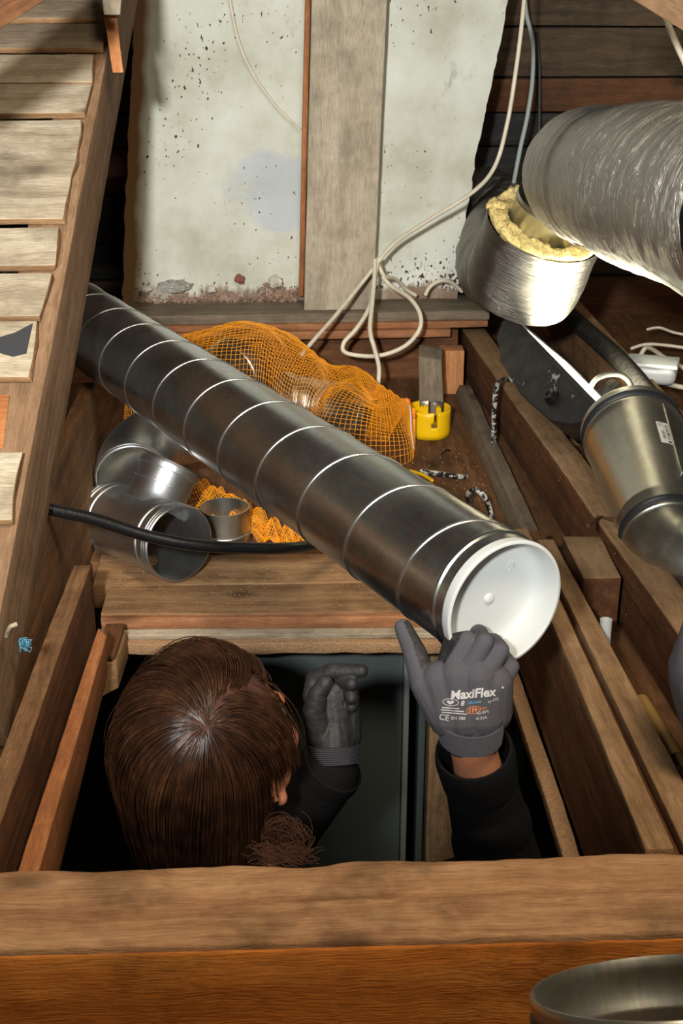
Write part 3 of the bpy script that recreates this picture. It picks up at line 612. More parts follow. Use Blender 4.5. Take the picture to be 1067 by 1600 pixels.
# moulded nub and recycling triangle on the recessed face
d_, u_, v_ = axes(DD)
face = lambda a, b: DC+DD*.0369+u_*a+v_*b
def onface(px, py):
    return onpl(px, py, DC+DD*.0368, DD)
nb = onface(764, 935); lathed('nub', [(.002, .0075), (-.0015, .0068), (-.003, .005), (-.0036, .002), (-.0037, .0001)], nb, DD, M['cap'], cap, 24)
tri = [onface(798, 872), onface(791, 892), onface(805, 885)]
for i in range(3):
    a, b = tri[i], tri[(i+1) % 3]; v, f = sweep([a.lerp(b, .12), a.lerp(b, .88)], .0006, 6); centre_mesh('recycling_mark', v, f, M['cap'], cap)
def text_mesh(s, size, bold=0., shear=0.):
    cu = bpy.data.curves.new('t', 'FONT'); cu.body = s; cu.size = size; cu.align_x = 'CENTER'; cu.align_y = 'CENTER'; cu.offset = bold*size; cu.shear = shear; cu.resolution_u = 3
    o = bpy.data.objects.new('t', cu); COL.objects.link(o); dg = bpy.context.evaluated_depsgraph_get(); dg.update()
    me = bpy.data.meshes.new_from_object(o.evaluated_get(dg)); bpy.data.objects.remove(o); me.materials.clear(); return me
ec = (tri[0]+tri[1]+tri[2])/3
tm = text_mesh('E', .008, .02); tx = RT-DD*RT.dot(DD); tx.normalize()
link('recycling_letter', tm, M['cap'], cap, frame_of(ec-DD*.0006, tx, -DD))
# ================================================================== LOOSE FITTINGS (left)
def fitting_pipe(name, o, d, L, r, parent, beads=(.012, ), mat='galvfit', t=.0015):
    return lathed(name, pipe_prof(L, r, t, beads=beads), o, d, M[mat], parent, 64, True)
E_ = atd(281, 850, 2.29); vw = ray(281, 850).normalized()
TD = (vw*.79+(RT*-.93+UP*.37)*.613).normalized(); TR = .0715
tf = empty('tee_fitting', E_+TD*.13-ZZ*TR, 'galvanised T fitting with its open mouth towards us, on the header', 'duct fitting')
fitting_pipe('main_pipe', E_, TD, .255, TR-.0035, tf, beads=(.005, .012, .019, .042, .215, .236, .244))
tb0 = E_+TD*.130; BD = (UP*.87+RT*.49); BD = (BD-TD*BD.dot(TD)).normalized()
lathed('branch', [(.045, .066), (.058, .0585), (.07, .0555), (.088, .0545), (.089, .0572), (.092, .0572), (.093, .0545), (.116, .0545), (.117, .058), (.123, .0592), (.129, .0585), (.130, .0545), (.134, .0535), (.134, .0525), (.07, .053), (.045, .05)], tb0, BD, M['galvfit'], tf, 64, True)
# bend behind it
def bend(name, parent, c0, n0, n1, rb, r, mat, seg=48, steps=5, ang=90, gore=True):
    """segmented bend: mouth at c0 with outward normal n0, curving to outward normal n1"""
    n0 = V(n0).normalized(); n1 = V(n1); n1 = (n1-n0*n1.dot(n0)).normalized(); ctr = c0+n1*rb
    verts = []; faces = []; side = n0.cross(n1); K = steps*6
    for i in range(K+1):
        a = math.radians(ang)*i/K; rad = -n1*math.cos(a)-n0*math.sin(a); p = ctr+rad*rb
        rr = r
        if gore and i % 6 == 0: rr = r+.0022
        for k in range(seg):
            t = 2*math.pi*k/seg; verts.append(p+(rad*math.cos(t)+side*math.sin(t))*rr)
    for i in range(K):
        for k in range(seg): faces.append((i*seg+k, i*seg+(k+1) % seg, (i+1)*seg+(k+1) % seg, (i+1)*seg+k))
    nv = len(verts)          # inner wall
    for i in range(K+1):
        a = math.radians(ang)*i/K; rad = -n1*math.cos(a)-n0*math.sin(a); p = ctr+rad*rb
        for k in range(seg):
            t = 2*math.pi*k/seg; verts.append(p+(rad*math.cos(t)+side*math.sin(t))*(r-.0018))
    for i in range(K):
        for k in range(seg): faces.append((nv+i*seg+k, nv+(i+1)*seg+k, nv+(i+1)*seg+(k+1) % seg, nv+i*seg+(k+1) % seg))
    for i in (0, K):
        for k in range(seg): faces.append((i*seg+k, i*seg+(k+1) % seg, nv+i*seg+(k+1) % seg, nv+i*seg+k))
    o = centre_mesh(name, verts, faces, M[mat], parent)
    a = math.radians(ang); end = ctr+(-n1*math.cos(a)-n0*math.sin(a))*rb; nend = (n1*math.sin(a)-n0*math.cos(a))
    return o, end, nend
ec_ = atd(206, 736, 2.47); n0 = (-FW*.80-UP*.52+RT*.16).normalized()
be = empty('bend_fitting', V((ec_.x, ec_.y+.06, -.118)), 'galvanised bend with open mouth behind the T fitting, under the duct', 'duct fitting')
o, e1, ne1 = bend('bend_body', be, ec_, n0, (RT*.75+UP*.35+FW*.3), .115, .0685, 'galvfit', gore=False)
fitting_pipe('mouth_collar', ec_+n0*.026, -n0, .03, .0685, be, beads=(.004, .012))
fitting_pipe('mouth_collar', e1+ne1*.03, -ne1, .034, .0685, be, beads=(.004, .012))
rc = atz(353, 850, -.119)
rf = empty('ring_coupling', rc, 'short galvanised coupling standing right of the T fitting mouth', 'duct fitting')
fitting_pipe('sleeve', rc, ZZ, .078, .0475, rf, beads=(.028,), mat='galvdull')
# black conduit sagging across
T(tube('black_conduit', [atd(30, 786, 1.95), atd(75, 795, 1.97), atd(150, 812, 2.0), atd(225, 836, 2.03), atd(300, 851, 2.06), atd(380, 856, 2.1), atd(470, 855, 2.17), atd(545, 838, 2.36), atd(600, 800, 2.57)], .0098, M['blackpipe'], seg=16), 'black plastic conduit crossing in front of the T fitting', 'pipe')
# ================================================================== NET BAG
FZ = -.119
spine = [(-.36, 3.02, .10, .15), (-.27, 2.985, .14, .215), (-.13, 2.95, .165, .262), (-.03, 2.93, .17, .25), (.05, 2.90, .175, .20), (.13, 2.85, .165, .168), (.175, 2.80, .15, .150), (.215, 2.79, .115, .128), (.25, 2.81, .055, .098), (.275, 2.84, .022, .086)]
def spine_at(t):
    x = t*(len(spine)-1); i = min(int(x), len(spine)-2); k = x-i
    g = lambda j: V(spine[max(0, min(len(spine)-1, j))][:2]); h = lambda j: V(spine[max(0, min(len(spine)-1, j))][2:])
    def cr(a, b, c, d): return .5*((2*b)+(c-a)*k+(2*a-5*b+4*c-d)*k*k+(3*b-a-3*c+d)*k**3)
    return cr(g(i-1), g(i), g(i+1), g(i+2)), cr(h(i-1), h(i), h(i+1), h(i+2))
def netpt(t, v):
    p, wh = spine_at(t); p2, _ = spine_at(min(1, t+.01)); p1, _ = spine_at(max(0, t-.01)); d = (p2-p1).normalized(); s = V((-d.y, d.x))
    wd, hh = wh; y = abs(v); prof = (1-y**2.3)**.75 if y < 1 else 0
    lump = .016*noise.noise((t*7, v*1.6, 3))+.010*math.sin(t*34+v*5.5+2*noise.noise((t*4, v*2, 1)))*min(1, 3*t)*(1 if t > .45 else .35)+.004*noise.noise((t*30, v*9, 5))
    z = FZ+.002+(hh+lump*(.4+prof))*prof*(1-.12*v)
    q = p+s*(v*wd*(1+.06*noise.noise((t*9, v*3, 8))))
    z0 = FZ+.002+(.085 if t > .93 else 0)*max(0, (t-.93)/.07)
    return V((q.x, q.y, max(z, z0)))
net = empty('net_bag', (0, 2.92, FZ), 'orange net bag slumped over two bends behind the spiral duct', 'net bag')
NU, NV = 100, 58
polys = [[netpt(i/NU, -1+2*j/140) for j in range(141)] for i in range(NU+1)]
polys += [[netpt(i/200, -1+2*j/NV) for i in range(201)] for j in range(NV+1)]
curves('net_threads', polys, .00062, M['net'], net)
v, f = sweep([netpt(.985, -1+2*j/40)+V((0, 0, .001)) for j in range(41)], .006, 8); centre_mesh('net_hem', v, f, M['hem'], net)
v, f = sweep([netpt(.86+.1*math.sin(j/30*1.5), -.98+j/30*.9)+V((0, 0, .003)) for j in range(31)], .0022, 6); centre_mesh('hem_cord', v, f, M['cap'], net)
# loose tail of the net, under the duct
def tail(t, v):
    a = V((-.335, 2.52, -.065)).lerp(V((.02, 2.245, -.115)), t); b = V((.0, 0, 0))
    ww = (.075 if t < .5 else .075-.1*(t-.5)); side = V((.62, .78, 0)).normalized()
    zz = max(-.117, a.z+.03*(1-abs(v)**1.5)*(1.1-t)+.022*noise.noise((t*14, v*2.4, 2))+.008*math.sin(t*70+v*4))
    q = a+side*(v*ww+.015*noise.noise((t*8, v, 4))); return V((q.x, q.y, zz))
polys = [[tail(i/90, -1+2*j/30) for j in range(31)] for i in range(91)]+[[tail(i/110, -1+2*j/26) for i in range(111)] for j in range(27)]
curves('net_tail', polys, .00075, M['net'], net)
def loose_bend(name, c, r, rb, n0, n1, label):
    e = empty(name, V((c.x, c.y, FZ)), label, 'duct fitting')
    _, en, nn = bend('bend_body', e, c, n0, n1, rb, r, 'galvdull')
    n0 = V(n0).normalized(); fitting_pipe('mouth_collar', c+n0*.026, -n0, .03, r, e, beads=(.006, .014), mat='galvdull'); fitting_pipe('mouth_collar', en+nn*.03, -nn, .034, r, e, beads=(.006, .014), mat='galvdull')
loose_bend('bend_fitting', V((-.25, 2.96, FZ+.082)), .078, .09, (-.6, -.8, 0), (.8, -.3, .55), 'galvanised bend inside the high left end of the orange net bag')
loose_bend('bend_fitting', V((.0, 2.96, FZ+.068)), .064, .085, (-.75, -.3, .25), (.45, -.6, .1), 'galvanised bend inside the middle of the orange net bag')
# ================================================================== HOLE SAW
hs = atz(673, 688, FZ+.001); hs.y += .05; HR = .0515; HH = .067
def holesaw():
    e = empty('hole_saw', hs, 'yellow hole saw cup standing beside the net bag tip', 'hole saw')
    SEG = 96; rows = [0, .012, .022, .030, .036, .042, .048, .056, HH]
    tocam = math.atan2(-hs.y, -hs.x)
    v = []; f = []
    for z in rows:
        for k in range(SEG): a = 2*math.pi*k/SEG; v.append((HR*math.cos(a), HR*math.sin(a), z))
    def gone(k, r):
        a = (2*math.pi*(k+.5)/SEG-tocam+math.pi) % (2*math.pi)-math.pi; zc = (rows[r]+rows[r+1])/2
        d = math.degrees(a)
        for c in (22, -98, 142):      # slots and keyholes: an opening from the rim, with a side notch
            dd = (d-c+180) % 360-180
            if -7 < dd < 4 and zc > .036: return c == 22 or zc > .02
            if c == 22 and -16 < dd < 4 and .028 < zc < .042: return True
        dd = (d-172+180) % 360-180
        return abs(dd) < 10 and zc > .012
    for r in range(len(rows)-1):
        for k in range(SEG):
            if not gone(k, r): f.append((r*SEG+k, r*SEG+(k+1) % SEG, (r+1)*SEG+(k+1) % SEG, (r+1)*SEG+k))
    me = bpy.data.meshes.new('cup'); me.from_pydata(v, [], f); me.update()
    o = link('cup_wall', me, M['yellow'], e, Matrix.Translation(hs)); md = o.modifiers.new('s', 'SOLIDIFY'); md.thickness = .0028; md.offset = -1
    lathed('base_plate', [(0, HR-.004), (0, .0001), (.006, .0001), (.006, HR-.0035)], hs+ZZ*.0005, ZZ, M['steel'], e, 48, True)
    for k0, k1 in ((140, 168), (-176, -150)):
        v = []; f = []; n = 12
        for i in range(n+1):
            a = tocam+math.radians(k0+(k1-k0)*i/n)
            for rr, z in ((HR-.0035, HH-.013+.004*math.sin(i*1.7)), (HR-.0034, HH+.0004), (HR+.0003, HH+.0005)): v.append(hs+V((rr*math.cos(a), rr*math.sin(a), z)))
        for i in range(n):
            for j in range(2): f.append((i*3+j, i*3+j+1, i*3+4+j, i*3+3+j))
        centre_mesh('bare_edge', v, f, M['steel'], e)
holesaw()
# ================================================================== CABLES
CB = lambda name, pts, r, m, label: T(tube(name, pts, r, M[m]), label, 'cable')
CB('hanging_cable', [atd(822, -40, 3.0), atd(816, 30, 3.0), atd(806, 110, 3.02), atd(792, 195, 3.05), atd(772, 262, 3.08), atd(735, 303, 3.13), atd(660, 350, 3.2), atd(612, 384, 3.25), atd(575, 430, 3.27), atd(525, 492, 3.2), atd(488, 534, 3.12), atd(470, 556, 3.10)], .0052, 'cable', 'long white cable hanging from above and running down across the post foot')
CB('looped_cable', [atd(592, 402, 3.27), atd(584, 440, 3.26), atd(578, 478, 3.24), atd(558, 512, 3.2), atd(537, 536, 3.2), atd(542, 552, 3.2), atd(590, 556, 3.2), atd(632, 541, 3.2), atd(655, 515, 3.2), atd(656, 490, 3.21), atd(640, 466, 3.24), atd(612, 448, 3.3), atd(597, 432, 3.3)], .0056, 'cable', 'white cable hanging in a round loop over the sill')
CB('dropping_cable', [atd(586, 405, 3.26), atd(585, 430, 3.25), atd(582, 470, 3.22), atd(578, 515, 3.17), atd(585, 545, 3.15), atd(592, 575, 3.14), atd(590, 606, 3.14)], .0056, 'cable', 'white cable dropping straight from the sill behind the net bag')
CB('short_cable', [atd(590, 408, 3.29), atd(600, 431, 3.30), atd(618, 436, 3.35), atd(634, 452, 3.4), atd(650, 462, 3.42)], .0052, 'cable', 'short white cable end beside the post foot on the sill')
CB('arched_cable', [atd(664, 462, 3.4), atd(672, 448, 3.4), atd(688, 439, 3.4), atd(706, 442, 3.42), atd(722, 456, 3.45)], .0052, 'cable', 'white cable arching out of the sill beside the wall corner')
CB('wall_cable', [aty(352, -50, 3.44), aty(361, 10, 3.435), aty(372, 62, 3.435), aty(393, 112, 3.435), aty(430, 165, 3.435), aty(460, 195, 3.435), aty(477, 213, 3.44)], .004, 'cable', 'white cable curving down the whitewashed wall to the post')
CB('grey_cable', [atd(818, -30, 3.5), atd(822, 20, 3.5), atd(831, 60, 3.5), atd(832, 120, 3.5), atd(824, 180, 3.5), atd(812, 235, 3.5), atd(800, 300, 3.5)], .0062, 'greycable', 'bluish grey cable hanging before the dark roof planks')
CB('dark_cable', [atd(824, -20, 3.7), atd(832, 30, 3.7), atd(841, 75, 3.7), atd(843, 150, 3.72), atd(841, 260, 3.75)], .005, 'rubber', 'black cable hanging beside the bluish grey one')
CB('white_lead', [atd(1038, 20, 2.4), atd(1048, 48, 2.4), atd(1062, 80, 2.4), atd(1085, 130, 2.4)], .0062, 'cable', 'white lead emerging from under the upper right brace')
CB('plank_cable', [atd(1000, 556, 3.4), atd(1012, 543, 3.4), atd(1040, 560, 3.3), atd(1068, 575, 3.25), atd(1100, 590, 3.2)], .006, 'cable', 'thick white cable passing over the white junction box')
CB('plank_cable', [atd(985, 545, 3.5), atd(1010, 538, 3.5), atd(1045, 540, 3.48), atd(1100, 548, 3.45)], .0045, 'cable', 'thin pale cable lying behind the white junction box')
CB('plank_cable', [atd(1010, 515, 3.65), atd(1030, 512, 3.65), atd(1055, 520, 3.62), atd(1100, 528, 3.6)], .004, 'cable', 'thin grey cable highest on the planks at the right edge')
CB('plank_cable', [atd(1035, 598, 3.15), atd(1060, 604, 3.1), atd(1100, 610, 3.08)], .006, 'cable', 'white cable leaving below the junction box')
spat = worn_black('paint_spattered_cable', 70., .5, (.55, .53, .48))
M['spat'] = spat
CB('spattered_cable', [atz(822, 604, .014), atz(804, 595, .012), atz(788, 593, .010), atx(776, 605, .467), atx(772, 650, .466), atx(771, 700, .466), atx(765, 735, .46), atx(756, 746, .452), atz(720, 745, -.11), atz(690, 741, -.112), atz(655, 737, -.112)], .0062, 'spat', 'black paint-spattered cable bent over the wide joist')
CB('hooked_cable', [atz(733, 783, -.10), atz(731, 772, -.07), atz(742, 765, -.05), atz(756, 775, -.06), atz(764, 792, -.09), atz(768, 812, -.112)], .0058, 'spat', 'short black paint-spattered cable hook on the bay floor')
CB('sprig', [atz(690, 710, -.117), atz(697, 703, -.112), atz(704, 705, -.117)], .002, 'blackpipe', 'small dark wire offcut on the sawdust near the hole saw')
T(tube('yellow_strap', [atz(640, 736, -.115), atz(660, 742, -.114), atz(676, 752, -.115)], .004, M['yellow']), 'yellow band end just showing behind the spiral duct', 'strap')
T(lathed('white_pipe_stub', pipe_prof(.11, .0092, .0015), atz(947, 968, -.005), V((0.01, -.02, -1)), M['cap'], None, 24, True), 'white plastic pipe stub standing below the notched block', 'pipe')
fx = lathe([(i*.0022, .0115+.0016*(i % 2)) for i in range(70)], 20); p0_ = atz(1000, 1096, -.07); p1_ = atz(1046, 1170, -.07)
me = bpy.data.meshes.new('flex'); me.from_pydata(fx[0], [], fx[1]); T(link('ribbed_conduit', me, M['flex'], None, frame_of(p0_, p1_-p0_)), 'tan ribbed conduit between grooved joist and wide joist', 'pipe')
T(tube('staple_wire', [atx(828, 1040, .392), atx(835, 1052, .392), atx(832, 1066, .392), atx(824, 1085, .391), atx(826, 1100, .391)], .0012, M['cable'], seg=6), 'thin bent white wire stuck on the grooved joist web', 'wire')
T(tube('joist_splinter', [atx(918, 822, .472), atz(935, 809, .006), atz(955, 812, .005), atz(975, 819, .004)], .0035, M['dark'], seg=6), 'curled dark bark strip over the wide joist edge', 'wire')
rs = random.Random(3); polys = []
bp_ = atd(38, 1008, 1.66)
for i in range(14): 
    a = bp_+V((rs.uniform(-.004, .004), rs.uniform(-.004, .004), rs.uniform(-.006, .006))); polys.append([a+noise.noise_vector(V((i, k*.9, 2)))*.012 for k in range(7)])
T(curves('blue_thread_tuft', polys, .0006, M['blue']), 'frayed blue thread tuft caught on the rafter foot', 'thread')
T(tube('pale_splinter', [atd(10, 995, 1.62), atd(16, 980, 1.60), atd(27, 975, 1.6)], .0032, M['white'], seg=6), 'curled pale splinter sticking out at the rafter foot', 'splinter')
# ================================================================== FOIL DUCTS
def foil_tube(name, path, rad, mat, parent, seg=96, amp=.004, dense=.006, solid=False, rag=0.):
    P_ = catmull(path, max(2, int((V(path[1])-V(path[0])).length/dense))); v, f = sweep(P_, rad, seg, caps=False); n = len(P_)
    L = [0.0]
    for a, b in zip(P_[:-1], P_[1:]): L.append(L[-1]+(b-a).length)
    vv = []
    for i in range(n):
        for k in range(seg):
            p = v[i*seg+k]; out = (p-P_[i]).normalized(); ang = 2*math.pi*k/seg
            u = L[i]; q = V((u*26+ang*1.2, math.cos(ang)*1.5, math.sin(ang)*1.5)); q2 = V((u*70+ang*3, math.cos(ang)*3, math.sin(ang)*3))
            h = noise.noise(q)*1.0+(1-abs(noise.noise(q2)))*.55+noise.noise(p*30)*.7
            p2 = p+out*h*amp
            if rag and (i < 3 or i > n-4): p2 += (P_[min(i+1, n-1)]-P_[max(i-1, 0)]).normalized()*noise.noise(p*50)*rag
            vv.append(p2)
    fr = Matrix.Translation(P_[0]); me = mesh_from(vv, f, fr)
    uv = me.uv_layers.new(name='UVMap'); rr = rad if not callable(rad) else rad(.5)
    for poly in me.polygons:
        ks = [me.loops[li].vertex_index % seg for li in poly.loop_indices]; wrap = max(ks)-min(ks) > 1
        for li in poly.loop_indices:
            vi = me.loops[li].vertex_index; k = vi % seg; k = k+seg if (wrap and k == 0) else k
            uv.data[li].uv = (L[vi//seg], k/seg*2*math.pi*rr)
    o = link(name, me, M[mat], parent, fr)
    if solid: md = o.modifiers.new('s', 'SOLIDIFY'); md.thickness = .002
    return o
big = empty('insulated_duct', (.6, 2.2, .43), 'large foil-wrapped insulated duct coming in at the upper right', 'duct')
pA = atd(905, 270, 2.70); pB = atd(1112, 312, 1.75); bd = (pB-pA).normalized()
foil_tube('foil_wrap', [pA, pA+bd*.3, pA+bd*.6, pB, pB+bd*.35], lambda t: .118+.012*min(1, t*7)+.004*math.sin(t*15), 'foil', big, seg=140, amp=.0022, rag=.012)
lathed('end_face', [(.012, .122), (.004, .115), (.0, .10), (.002, .082), (.012, .081)], pA, bd, M['foil2'], big, 64)
foil_tube('tape_band', [pA+bd*.30, pA+bd*.325, pA+bd*.335], .1335, 'foil2', big, seg=96, amp=.002)
lathed('inner_pipe', pipe_prof(.3, .08, .0015, beads=(.12, .13)), pA-bd*.17, bd, M['galvdull'], big, 64, True)
stub = empty('insulated_stub', (.57, 2.8, .12), 'foil-wrapped stub with cut yellow insulation under the large duct end', 'duct')
sn = ((RT*.30+UP*.95).normalized()*.70-FW*.71).normalized(); sC = atd(854, 347, 2.80)
so = foil_tube('foil_wrap', [sC-sn*.01, sC-sn*.07, sC-sn*.13, sC-sn*.19], lambda t: .131-.012*max(0, t-.8)*5*.6, 'foil2', stub, amp=.0016)
def woolring():
    v = []; f = []; rings = [.126, .130, .122, .112, .102, .094, .088, .086, .086]; off = [-.012, .002, .006, .004, .007, .004, .002, -.01, -.12]; SG = 120; d, u, w_ = axes(sn)
    for r, s in zip(rings, off):
        for k in range(SG):
            a = 2*math.pi*k/SG; p = sC+sn*s+(u*math.cos(a)+w_*math.sin(a))*r
            if s > -.011: p += noise.noise_vector(p*85)*.010+noise.noise_vector(p*24)*.014
            v.append(p)
    for i in range(len(rings)-1):
        for k in range(SG): f.append((i*SG+k, i*SG+(k+1) % SG, (i+1)*SG+(k+1) % SG, (i+1)*SG+k))
    centre_mesh('insulation', v, f, M['wool'], stub)
woolring()
lathed('inner_sleeve', [(.060, .0835), (.05, .0835), (.048, .0855), (.045, .0835), (-.14, .0835), (-.14, .082), (.06, .082)], sC, sn, M['galvdull'], stub, 64, True)
lathed('stub_floor', [(-.16, .0001), (-.162, .08), (-.175, .124), (-.192, .112), (-.2, .0001)], sC, sn, M['foil2'], stub, 64)
back = empty('insulated_duct', (.55, 3.4, .1), 'foil-wrapped duct passing behind the wall corner', 'duct')
foil_tube('foil_wrap', [sC-sn*.13+V((.0, .03, 0)), V((.525, 3.14, .23)), V((.56, 3.36, .25)), V((.615, 3.55, .27)), V((.58, 3.8, .28))], .103, 'foil2', back, amp=.003)
# ================================================================== WORK LAMP
la, lb = atd(797, 495, 2.95), atd(936, 640, 2.50); LA = (lb-la); LLn = LA.length; LA.normalize()
lv = ray(865, 570).normalized(); ln = LA.cross(lv).normalized()
if ln.dot(RT+UP) < 0: ln = -ln
ln = (ln-lv*.20).normalized(); ln = (ln-LA*ln.dot(LA)).normalized(); lm = LA.cross(ln)
if lm.dot(lv) < 0: lm = -lm
lamp = empty('work_lamp', (la+lb)/2-ZZ*.08, 'black work floodlight, lit, leaning on the wide joist', 'lamp')
def extr(name, prof, dep0, dep1, mat, parent, bev=.004):
    n = len(prof); v = [la+LA*(x*LLn)+ln*y+lm*dep0 for x, y in prof]+[la+LA*(x*LLn)+ln*y+lm*dep1 for x, y in prof]
    fr = frame_of(v[0], LA, ln); inv = fr.inverted(); bm = bmesh.new(); bv = [bm.verts.new(inv @ p) for p in v]
    bm.faces.new(bv[:n]); bm.faces.new(bv[n:][::-1])
    for i in range(n): bm.faces.new((bv[i], bv[n+i], bv[n+(i+1) % n], bv[(i+1) % n]))
    bmesh.ops.recalc_face_normals(bm, faces=bm.faces)
    if bev: bmesh.ops.bevel(bm, geom=bm.edges[:], offset=bev, segments=2, affect='EDGES', profile=.6)
    me = bpy.data.meshes.new(name); bm.to_mesh(me); bm.free(); return link(name, me, mat, parent, fr, smooth=False)
LW = .20
extr('casing', [(0, 0), (1, 0), (1.02, -.02), (.93, -.062), (.80, -.088), (.50, -.098), (.20, -.085), (.03, -.055), (-.03, -.018)], 0, LW, M['black'], lamp)
# rim around the panel
for a0, a1, d0, d1 in ((-.01, 1.01, -.002, .010), (-.01, 1.01, LW-.010, LW+.002), (-.01, .03, .010, LW-.01), (.97, 1.01, .010, LW-.01)):
    extr('rim', [(a0, -.004), (a1, -.004), (a1, .006), (a0, .006)], d0, d1, M['black'], lamp, .0012)
extr('led_panel', [(.03, -.001), (.97, -.001), (.97, .0025), (.03, .0025)], .011, LW-.011, M['led'], lamp, 0)
kb = la+LA*(.70*LLn)+ln*-.052-lm*.001
lathed('hinge_knob', [(0, .017), (-.004, .017), (-.006, .014), (-.012, .013), (-.014, .011), (-.014, .006), (-.010, .005), (-.010, .0001)], kb, lm, M['blackpipe'], lamp, 28)
for i in range(0):
    x = .16+i*.105; dpt = .030+.05*math.sin(min(1, (x+.1))*2.6)
    extr('cooling_fin', [(x, -.055), (x+.03, -.055), (x+.03, -.055-dpt), (x, -.055-dpt)], .014, LW-.014, M['black'], lamp, .001)
l = bpy.data.lights.new('lamp_light', 'AREA'); l.energy = 26; l.spread = math.radians(160); l.color = (1, .93, .68); l.shape = 'RECTANGLE'; l.size = LLn*.92; l.size_y = LW*.85
lo = bpy.data.objects.new('lamp_light', l); COL.objects.link(lo); lc = la+LA*(LLn*.5)+lm*(LW/2)+ln*.008
lo.matrix_world = Matrix(((LA.x, lm.x, ln.x, lc.x), (LA.y, lm.y, ln.y, lc.y), (LA.z, lm.z, ln.z, lc.z), (0, 0, 0, 1)))
lo.rotation_euler = (-ln).to_track_quat('Z', 'Y').to_euler(); lo.location = lc
lo.rotation_euler = ln.to_track_quat('-Z', 'Y').to_euler(); lo.visible_camera = True
lead = tube('lamp_lead', [atd(922, 606, 2.66), atd(932, 592, 2.66), atd(950, 585, 2.67), atd(970, 586, 2.68), atd(984, 598, 2.68), atd(988, 616, 2.66), atd(985, 640, 2.6)], .0056, M['leadc']); T(lead, 'grey lamp lead looping up behind the duct reducer', 'cable')
pl0 = atd(932, 626, 2.98); pl1 = atd(964, 602, 3.04)
pg = empty('cable_plug', pl0-ZZ*.03, 'grey ribbed cable plug lying between lamp and duct reducer', 'plug')
lathed('grip', [(0, .0001), (0, .012), (.01, .019), (.04, .021), (.045, .018), (.045, .0001)], pl0, pl1-pl0, plain('grey_plastic', srgb(70, 68, 64), .6), pg, 24)
v, f = lathe([(.045, .0001), (.045, .018), (.08, .02), (.08, .0001)], 24); v = [(x, y*(1+.07*(k % 2)), z*(1+.07*(k % 2))) for k, (x, y, z) in enumerate(v)]
me = bpy.data.meshes.new('ribbed'); me.from_pydata(v, [], f); link('ribbed_end', me, plain('dark_grey_plastic', srgb(60, 58, 54), .6), pg, frame_of(pl0, pl1-pl0), smooth=False)
# ================================================================== REDUCER AND BEND ON THE RIGHT
rA = atd(985, 668, 2.47); rB = atd(1040, 835, 2.21); rdv = (rB-rA).normalized()
red = empty('duct_reducer', (rA+rB)/2-ZZ*.09, 'large conical galvanised duct reducer lying behind the wide joist', 'duct fitting')
RLn = (rB-rA).length
rprof = [(0, .094), (-.001, .0955), (.004, .0968), (.012, .0962), (.014, .0945), (.034, .0945), (.038, .0965), (.042, .0965), (.046, .0945), (.06, .0935), (RLn*.86, .0765), (RLn*.875, .0785), (RLn*.89, .0785), (RLn*.905, .0765), (RLn*1.06, .0765), (RLn*1.06, .075), (RLn*.86, .0748), (.06, .092), (.0, .0925)]
lathed('cone_body', rprof, rA, rdv, M['galvdull'], red, 96, True)
for s, r in ((.023, .0965), (RLn*.985, .0785)):
    lathed('rubber_seal', [(s-.009, r-.004), (s-.006, r+.0015), (s-.003, r-.0005), (s, r+.002), (s+.003, r-.0005), (s+.006, r+.0015), (s+.009, r-.004)], rA, rdv, M['rubber'], red, 80)
# long folded seam along the cone
d_, u_, w_ = axes(rdv)
def cone_pt(s, a, dr=0.): 
    r = .0935+(.0765-.0935)*(s-.06)/(RLn*.86-.06); return rA+rdv*s+(u_*math.cos(a)+w_*math.sin(a))*(r+dr)
def cone_ang(px, py, s0):
    best = None
    for i in range(720):
        a = 2*math.pi*i/720; p = cone_pt(s0, a); nrm = (u_*math.cos(a)+w_*math.sin(a))
        if nrm.dot(p-CP) > 0: continue
        q = p-CP; dd = q.dot(FW); e = abs(533.5+F*q.dot(RT)/dd-px)+.0*abs(800-F*q.dot(UP)/dd-py)
        if best is None or e < best[0]: best = (e, a)
    return best[1]
sa = cone_ang(1046, 700, .12); v, f = sweep([cone_pt(.05+i*.02, sa, .0006) for i in range(int((RLn*.86-.05)/.02))], .0018, 6); centre_mesh('folded_seam', v, f, M['seam'], red)
# paper label: width along the cone .055, width around it .02
ang0 = cone_ang(1032, 705, .10); LBs, LBa = (.112, .172), .0115/.086
def labpt(i, j, dr=.0006): return cone_pt(LBs[0]+(LBs[1]-LBs[0])*i, ang0+LBa*(j-.5)*2, dr)
def patch(name, i0, i1, j0, j1, mat, parent, dr):
    v = []; f = []; n, m = 6, 6
    for a in range(n+1):
        for b in range(m+1): v.append(labpt(i0+(i1-i0)*a/n, j0+(j1-j0)*b/m, dr))
    for a in range(n):
        for b in range(m): f.append((a*(m+1)+b, a*(m+1)+b+1, (a+1)*(m+1)+b+1, (a+1)*(m+1)+b))
    return centre_mesh(name, v, f, mat, parent)
lab = patch('paper_label', 0, 1, 0, 1, M['label'], red, .0008)
